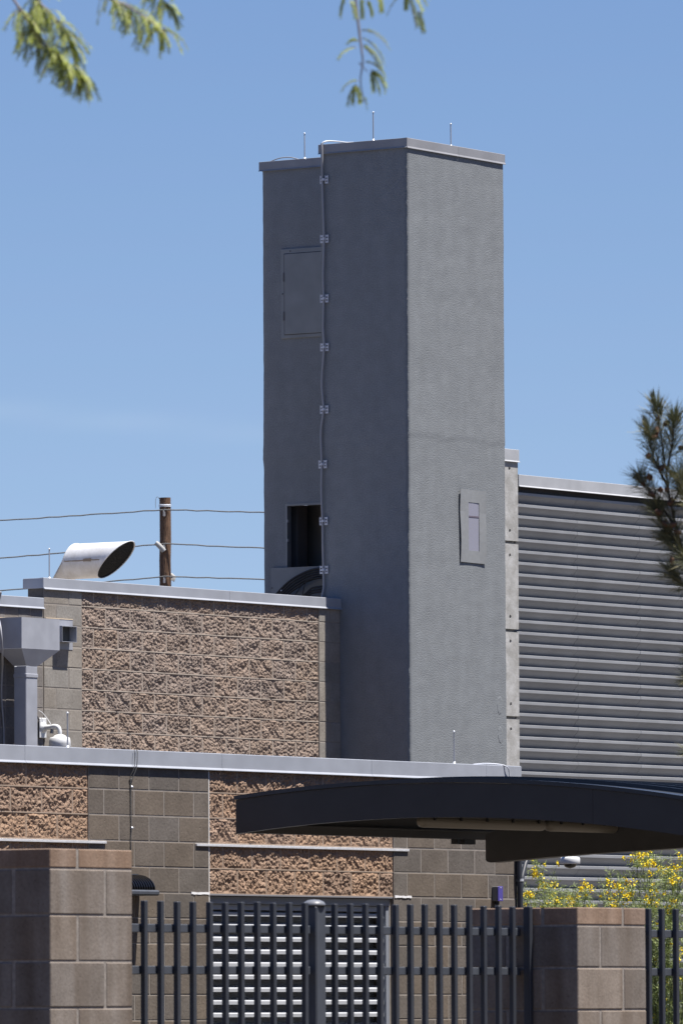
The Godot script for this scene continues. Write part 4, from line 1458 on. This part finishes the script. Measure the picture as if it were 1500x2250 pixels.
func leaf_quad(st: SurfaceTool, at: Vector3, dir: Vector3, wide: Vector3, l: float, w: float) -> void:
	var d := dir.normalized() * l
	var s := wide.normalized() * w * 0.5
	st.add_vertex(at); st.add_vertex(at + d * 0.5 + s); st.add_vertex(at + d)
	st.add_vertex(at); st.add_vertex(at + d); st.add_vertex(at + d * 0.5 - s)

func rdir(r: RandomNumberGenerator) -> Vector3:
	var v := Vector3(r.randf_range(-1, 1), r.randf_range(-1, 1), r.randf_range(-1, 1))
	return v.normalized() if v.length() > 0.05 else Vector3.UP

func build_palo_verde() -> void:
	# small flowering trees behind the fence; local x runs across the view, z towards it
	var r := RandomNumberGenerator.new()
	r.seed = 77
	var base := Vector3(69.13, 0, -47.40)
	palo_tree(base, r, "feathery green tree with yellow blossom in front of the louvered building", [[2.0, 2.5], [2.05, 3.2], [2.16, 3.05], [2.2, 2.9], [2.42, 2.95], [1.95, 2.75], [2.4, 2.78], [2.55, 3.0], [2.8, 3.0], [2.86, 2.98], [2.6, 2.75], [2.3, 2.75], [2.15, 2.72], [2.75, 2.8], [1.92, 2.9], [2.05, 2.74]], 2.35, 0)
	palo_tree(base, r, "taller yellow-blossomed tree with bare green stems behind the end fence panel", [[3.05, 3.38], [3.12, 3.3], [3.2, 3.22], [3.35, 3.16], [3.45, 3.18], [3.5, 3.12], [3.3, 2.55], [3.2, 2.9], [3.1, 2.6], [3.45, 2.8], [3.55, 2.4], [3.25, 2.2], [3.4, 2.05], [3.6, 3.3], [3.72, 3.1], [3.3, 1.8], [3.0, 3.02], [2.9, 2.8], [3.55, 1.9]], 3.3, 1)

func palo_tree(base: Vector3, r: RandomNumberGenerator, label: String, tips: Array, cx: float, which: int) -> void:
	var t := thing("palo_verde_tree", label, "tree", base, "yellow-flowering trees by the fence")
	t.rotation.y = -deg_to_rad(55.561)
	var wood := begin()
	var thin := begin()
	var leaves := begin()
	var blooms := begin()
	var root := Vector3(cx, 0, 0)
	tube(wood, [root, root + Vector3(0.02, 0.35, 0), root + Vector3(0.0, 0.7, 0.02)], 0.07, 0.05, 10)
	var fork := root + Vector3(0, 0.7, 0.02)
	for tip in tips:
		var top := Vector3(tip[0] + r.randf_range(-0.03, 0.03), tip[1] - 0.03, r.randf_range(-0.5, 0.5))
		var m1 := fork.lerp(top, 0.45) + Vector3(r.randf_range(-0.08, 0.08), r.randf_range(-0.1, 0.1), r.randf_range(-0.1, 0.1))
		var m2 := fork.lerp(top, 0.75) + Vector3(r.randf_range(-0.06, 0.06), r.randf_range(-0.02, 0.08), r.randf_range(-0.08, 0.08))
		var line := smooth_line([fork, m1, m2, top], 6)
		tube(wood, line, 0.016, 0.003, 6)
		# side twigs
		for k in 34:
			var at: Vector3 = line[r.randi_range(5, line.size() - 1)]
			twig_palo(at, r, thin, leaves, blooms, 0.30, 0.10)
		# blossom at the tip
		for k in 5:
			cluster(top + rdir(r) * 0.075, r, blooms, r.randi_range(10, 20), 0.055)
	for k in 420:
		var tip: Array = tips[r.randi() % tips.size()]
		var at := Vector3(tip[0] + r.randfn(0, 0.20), lerpf(1.2, tip[1], r.randf()), r.randf_range(-0.5, 0.5))
		twig_palo(at, r, thin, leaves, blooms, 0.34, 0.04)
	obj("trunk", wood, M.palo_bark, t)
	var crown := obj("crown", thin, M.palo_bark, t)
	var lf := obj("leaves", leaves, M.palo_leaf, crown)
	lf.set_meta("kind", "stuff")
	var fl := obj("blossom", blooms, M.flower, crown)
	fl.set_meta("kind", "stuff")
	rebase(t, root)

func twig_palo(at: Vector3, r: RandomNumberGenerator, thin: SurfaceTool, leaves: SurfaceTool, blooms: SurfaceTool, l: float, bloom: float) -> void:
	var d := (rdir(r) + Vector3(0, 0.75, 0)).normalized()
	var len := l * r.randf_range(0.4, 1.0)
	var p1 := at + d * len * 0.5
	var p2 := p1 + (d + rdir(r) * 0.35 - Vector3(0, 0.12, 0)).normalized() * len * 0.5
	tube(thin, [at, p1, p2], 0.0028, 0.0012, 3, false)
	for i in 30:
		var q := at.lerp(p1, i / 15.0) if i < 15 else p1.lerp(p2, (i - 15) / 15.0)
		var ld := (rdir(r) + d * 0.7).normalized()
		leaf_quad(leaves, q, ld, ld.cross(rdir(r)), r.randf_range(0.02, 0.075), r.randf_range(0.004, 0.007))
	if r.randf() < bloom:
		cluster(p2, r, blooms, r.randi_range(4, 9), 0.03)

func cluster(at: Vector3, r: RandomNumberGenerator, st: SurfaceTool, n: int, spread: float) -> void:
	for i in n:
		var c := at + rdir(r) * spread * r.randf()
		var up := (rdir(r) + Vector3(0, 0.3, 0.3)).normalized()
		var u := up.cross(rdir(r)).normalized()
		for k in 5:
			var d := u.rotated(up, TAU * k / 5.0) + up * 0.4
			leaf_quad(st, c, d, d.cross(up), 0.0125, 0.0105)

func build_pine() -> void:
	var r := RandomNumberGenerator.new()
	r.seed = 901
	# local x across the view, z towards it; the trunk stands outside the picture
	var t := thing("pine_tree", "dark pine with long needles and brown cones in front of the louvered building", "tree", Vector3(24.66, 0, -16.94))
	t.rotation.y = -deg_to_rad(55.561)
	var s := 0.0017045
	var P := func(px: float, py: float, z: float) -> Vector3:
		return Vector3((px - 738.0) * s, 1.65 + (2236.0 - py) * s, z)
	var wood := begin()
	var needles := begin()
	var dry := begin()
	var trunk_x := 1.62
	tube(wood, [Vector3(trunk_x, 0, -0.1), Vector3(trunk_x + 0.02, 1.2, -0.1), Vector3(trunk_x - 0.01, 2.4, -0.08), Vector3(trunk_x + 0.01, 3.3, -0.06), Vector3(trunk_x, 4.1, -0.05)], 0.075, 0.012, 12)
	var cones := []
	# [from, through ..., tip] of the shoots, in the plane of the branch
	var limbs := [
		[[1700, 1640], [1600, 1480], [1530, 1300], [1482, 1150], [1462, 1020], [1446, 905]],
		[[1470, 1075], [1440, 1020], [1428, 960]],
		[[1466, 1040], [1478, 985], [1482, 935]],
		[[1490, 1170], [1440, 1100], [1412, 1060]],
		[[1475, 1120], [1505, 1060], [1520, 1000]],
		[[1500, 1210], [1460, 1165], [1444, 1130]],
		[[1520, 1270], [1490, 1215], [1470, 1190]],
		[[1540, 1310], [1500, 1290], [1478, 1265]],
		[[1620, 1200], [1560, 1150], [1510, 1110], [1492, 1060]],
		[[1640, 1300], [1570, 1260], [1515, 1240]],
		[[1680, 1560], [1580, 1520], [1520, 1500]],
		[[1680, 1500], [1600, 1460], [1530, 1448]],
		[[1690, 1700], [1600, 1680], [1525, 1662]],
		[[1690, 1040], [1610, 960], [1560, 880]],
		[[1690, 1240], [1620, 1100], [1590, 1000]],
	]
	for i in limbs.size():
		var pts := []
		var zz := r.randf_range(-0.06, 0.06) if i > 0 else 0.0
		for k in limbs[i].size():
			pts.append(P.call(limbs[i][k][0], limbs[i][k][1], zz * k / 2.0))
		var line := smooth_line(pts, 5)
		tube(wood, line, 0.0085 if i == 0 or limbs[i].size() > 3 else 0.005, 0.0025, 6)
		# needles along the young part, longer tufts towards the tip
		var n := line.size()
		for k in range(n / 3, n):
			var q: Vector3 = line[k]
			var d: Vector3 = (line[mini(k + 1, n - 1)] - line[maxi(k - 1, 0)]).normalized()
			var many := 46 if k < n - 2 else 80
			for j in many:
				var nd := (d * r.randf_range(0.5, 1.5) + rdir(r) * 0.85).normalized()
				var tool: SurfaceTool = needles if r.randf() < 0.76 else dry
				leaf_quad(tool, q + d * r.randf_range(-0.012, 0.012), nd, nd.cross(rdir(r)), r.randf_range(0.045, 0.105), 0.0026)
	# upright candles at the very tip
	for c in [[1441, 905, 1437, 876], [1424, 960, 1418, 928], [1455, 925, 1453, 895], [1480, 945, 1486, 915]]:
		var a: Vector3 = P.call(c[0], c[1], 0.0)
		var b: Vector3 = P.call(c[2], c[3], 0.0)
		for j in 70:
			var q := a.lerp(b, r.randf())
			var nd := ((b - a).normalized() + rdir(r) * 0.38).normalized()
			leaf_quad(needles, q, nd, nd.cross(rdir(r)), r.randf_range(0.02, 0.042), 0.003)
	var trunk := obj("trunk", wood, M.pine_bark, t)
	var crown := obj("crown", needles, M.needle, t)
	crown.set_meta("kind", "stuff")
	var old := obj("dry_needles", dry, M.needle_dry, t)
	old.set_meta("kind", "stuff")
	var cone := begin()
	lathe(cone, Vector3(0, -0.024, 0), Vector3.UP, [[0.0, 0.0], [0.008, 0.002], [0.013, 0.009], [0.0115, 0.011], [0.0155, 0.018], [0.0135, 0.0205], [0.0145, 0.028], [0.012, 0.0305], [0.011, 0.038], [0.008, 0.041], [0.0, 0.050]], 9)
	var cm := done(cone)
	for c in [[1448, 926, 0], [1466, 936, 0.01], [1444, 952, 0.02], [1427, 1008, 0.02], [1455, 1035, 0.02], [1476, 1046, 0.03], [1428, 1055, 0.02], [1414, 1070, 0.01], [1466, 1082, 0.04], [1452, 1083, 0.03], [1474, 1108, 0.03], [1433, 1092, 0.02], [1447, 1132, 0.02], [1495, 1088, 0.02], [1463, 1158, 0.02], [1478, 1160, 0.02], [1476, 1238, 0.03], [1488, 1175, 0.02], [1497, 990, 0.0], [1440, 966, 0.02]]:
		var o := inst("cone", cm, M.cone, t, P.call(c[0], c[1], c[2]))
		o.rotation = Vector3(r.randf_range(-1.2, 1.2), r.randf_range(0, TAU), r.randf_range(-1.2, 1.2))
		o.scale = Vector3.ONE * r.randf_range(0.5, 0.85)
	rebase(t, Vector3(trunk_x, 0, -0.1))

func pinna(st: SurfaceTool, stalks: SurfaceTool, at: Vector3, d0: Vector3, l: float, r: RandomNumberGenerator) -> void:
	# one feathery leaf: a drooping stalk with paired leaflets
	var pts := [at]
	var d := d0.normalized()
	var p := at
	var n := 14
	for i in n:
		d = (d + Vector3(0, -0.10, 0)).normalized()
		p += d * l / n
		pts.append(p)
	tube(stalks, pts, 0.0009, 0.0006, 3, false)
	var side := d0.cross(Vector3.UP + rdir(r) * 0.6).normalized()
	for i in range(1, n + 1):
		var dd: Vector3 = (pts[i] - pts[i - 1]).normalized()
		for s in [-1.0, 1.0]:
			var ld: Vector3 = side * s * 0.8 + dd * 0.75 + rdir(r) * 0.2
			leaf_quad(st, pts[i], ld, dd + rdir(r) * 0.2, 0.0092, 0.0040)

func build_mesquite() -> void:
	var r := RandomNumberGenerator.new()
	r.seed = 415
	var t := thing("mesquite_tree", "feathery green tree whose leafy twigs hang in front of the sky", "tree", Vector3(15.62, 0, -10.73))
	t.rotation.y = -deg_to_rad(55.561)
	var s := 0.0010795
	var P := func(px: float, py: float, z: float) -> Vector3:
		return Vector3((px - 750.0) * s, 1.65 + (2236.0 - py) * s, z)
	var wood := begin()
	var stalks := begin()
	var leaf := begin()
	# trunk well to the side of the view, limbs arching across above it
	var root := Vector3(-3.4, 0, -0.6)
	tube(wood, smooth_line([root, root + Vector3(0.1, 1.2, 0), root + Vector3(0.0, 2.6, 0.1), root + Vector3(0.3, 3.9, 0.2)], 5), 0.16, 0.10, 12)
	var crotch := root + Vector3(0.3, 3.9, 0.2)
	var limb := smooth_line([crotch, Vector3(-2.2, 4.75, -0.2), Vector3(-1.2, 4.85, -0.05), Vector3(-0.4, 4.7, 0.0), Vector3(0.25, 4.5, 0.0)], 8)
	tube(wood, limb, 0.06, 0.012, 8)
	var twigs := [
		# points, pinnae per point, leaf length
		[[[-50, -640], [-10, -260], [25, -60], [66, 20], [95, 66], [135, 110], [172, 142], [205, 165]], 6],
		[[[60, -600], [70, -200], [92, -30], [125, 18], [158, 60], [172, 95]], 5],
		[[[140, -600], [200, -220], [250, -30], [300, 8], [345, 38], [378, 62]], 4],
		[[[300, -560], [340, -180], [358, -40], [388, 4]], 4],
		[[[786, -440], [793, -180], [800, -22], [808, 58], [813, 101], [816, 132], [811, 174], [818, 221]], 0],
		[[[908, -420], [912, -160], [916, -28]], 2],
	]
	for tw in twigs:
		var pts := []
		var zz := r.randf_range(-0.05, 0.05)
		for k in tw[0].size():
			pts.append(P.call(tw[0][k][0], tw[0][k][1], zz))
		var line := smooth_line(pts, 5)
		tube(wood, line, 0.0045, 0.0013, 6)
		if tw[1] == 0:
			continue
		for k in range(line.size() * 2 / 5, line.size()):
			for j in tw[1]:
				var dd := Vector3(r.randf_range(-0.7, 0.9), r.randf_range(-0.9, 0.15), r.randf_range(-0.7, 0.7))
				pinna(leaf, stalks, line[k] + rdir(r) * 0.004, dd, r.randf_range(0.04, 0.08), r)
	# the single hanging twig: leaves where the photograph shows them
	for q in [[803, 68, 0.95, 0.1, 0.085], [806, 85, 0.85, -0.25, 0.085], [808, 100, 0.8, -0.35, 0.08], [808, 104, 0.9, -0.5, 0.075], [800, 92, -0.7, 0.35, 0.03], [795, 106, -0.75, 0.05, 0.06], [812, 138, 0.9, 0.0, 0.065], [825, 155, 0.8, -0.45, 0.065], [827, 156, 0.55, -0.8, 0.06], [826, 158, 0.2, -0.9, 0.05], [830, 158, 0.9, -0.3, 0.05], [798, 180, -0.8, 0.1, 0.05], [794, 186, -0.3, -0.8, 0.05], [793, 190, 0.35, -0.9, 0.045], [790, 190, -0.5, -0.7, 0.05], [770, -6, -0.35, -0.8, 0.05], [782, 0, 0.35, -0.8, 0.05], [806, -4, 0.05, -0.9, 0.05], [818, 2, 0.5, -0.8, 0.04], [845, -10, 0.2, -0.8, 0.04], [908, -8, 0.5, -0.9, 0.08], [910, -14, 0.9, -0.5, 0.06], [906, -10, -0.1, -0.9, 0.035], [930, 25, 0.35, -0.8, 0.055], [811, 215, 0.35, -0.8, 0.03]]:
		pinna(leaf, stalks, P.call(q[0] + 8.0, q[1] - 4.0, 0.0), Vector3(q[2], q[3], r.randf_range(-0.3, 0.3)), q[4], r)
		pinna(leaf, stalks, P.call(q[0] + 8.0, q[1] - 4.0, 0.0), Vector3(q[2], q[3] + 0.12, r.randf_range(-0.3, 0.3)), q[4] * 0.9, r)
	tube(wood, [P.call(808, 136, 0.0), P.call(826, 156, 0.0)], 0.0016, 0.001, 5)
	# the part of the crown above the view
	for k in 260:
		var at: Vector3 = limb[r.randi_range(6, limb.size() - 1)] + Vector3(r.randf_range(-0.5, 0.5), r.randf_range(-0.1, 0.7), r.randf_range(-0.5, 0.5))
		pinna(leaf, stalks, at, rdir(r), 0.08, r)
	obj("trunk", wood, M.twig_purple, t)
	var crown := obj("crown", stalks, M.twig_purple, t)
	var lf := obj("leaves", leaf, M.leaf, crown)
	lf.set_meta("kind", "stuff")
	rebase(t, root)

func build_added_tree_belt() -> void:
	# unseen trees added behind the camera to keep low sky light off shaded faces
	var r := RandomNumberGenerator.new()
	r.seed = 61
	var n := FastNoiseLite.new()
	n.seed = 8
	n.frequency = 1.1
	var st := begin()
	# one ragged clump of foliage
	for i in 420:
		var d := rdir(r)
		var at := d * (0.75 + 0.35 * n.get_noise_3dv(d * 2.0)) * r.randf_range(0.6, 1.0)
		var ld := rdir(r)
		leaf_quad(st, at, ld, ld.cross(rdir(r)), r.randf_range(0.3, 0.5), 0.22)
	var clump := done(st)
	var mm := MultiMesh.new()
	mm.transform_format = MultiMesh.TRANSFORM_3D
	mm.mesh = clump
	var spots := []
	for k in 60:
		var a := deg_to_rad(lerpf(-172.0, 75.0, k / 59.0))       # from straight behind the left to the right-hand side
		var c := Vector3(42.0, 0, -28.0) + Vector3(sin(a), 0, cos(a)) * r.randf_range(57.0, 64.0)
		var h := r.randf_range(11.0, 16.5)
		for j in 30:
			var y := h * r.randf_range(0.10, 1.0)
			var w := 3.6 * sin(clampf(y / h, 0.08, 0.98) * PI) + 0.4
			spots.append([c + Vector3(r.randf_range(-w, w), y, r.randf_range(-w, w)), r.randf_range(1.3, 2.2)])
	mm.instance_count = spots.size()
	for i in spots.size():
		mm.set_instance_transform(i, Transform3D(Basis.from_euler(Vector3(r.randf() * TAU, r.randf() * TAU, 0)).scaled(Vector3.ONE * spots[i][1]), spots[i][0]))
	var o := MultiMeshInstance3D.new()
	o.name = "added_tree_belt"
	o.multimesh = mm
	o.material_override = mk(0.05, 0.06, 0.03, 0.8)
	add_child(o)
	tag(o, "added belt of dense dark trees behind the camera, blocking low sky light", "trees")
	o.set_meta("kind", "stuff")
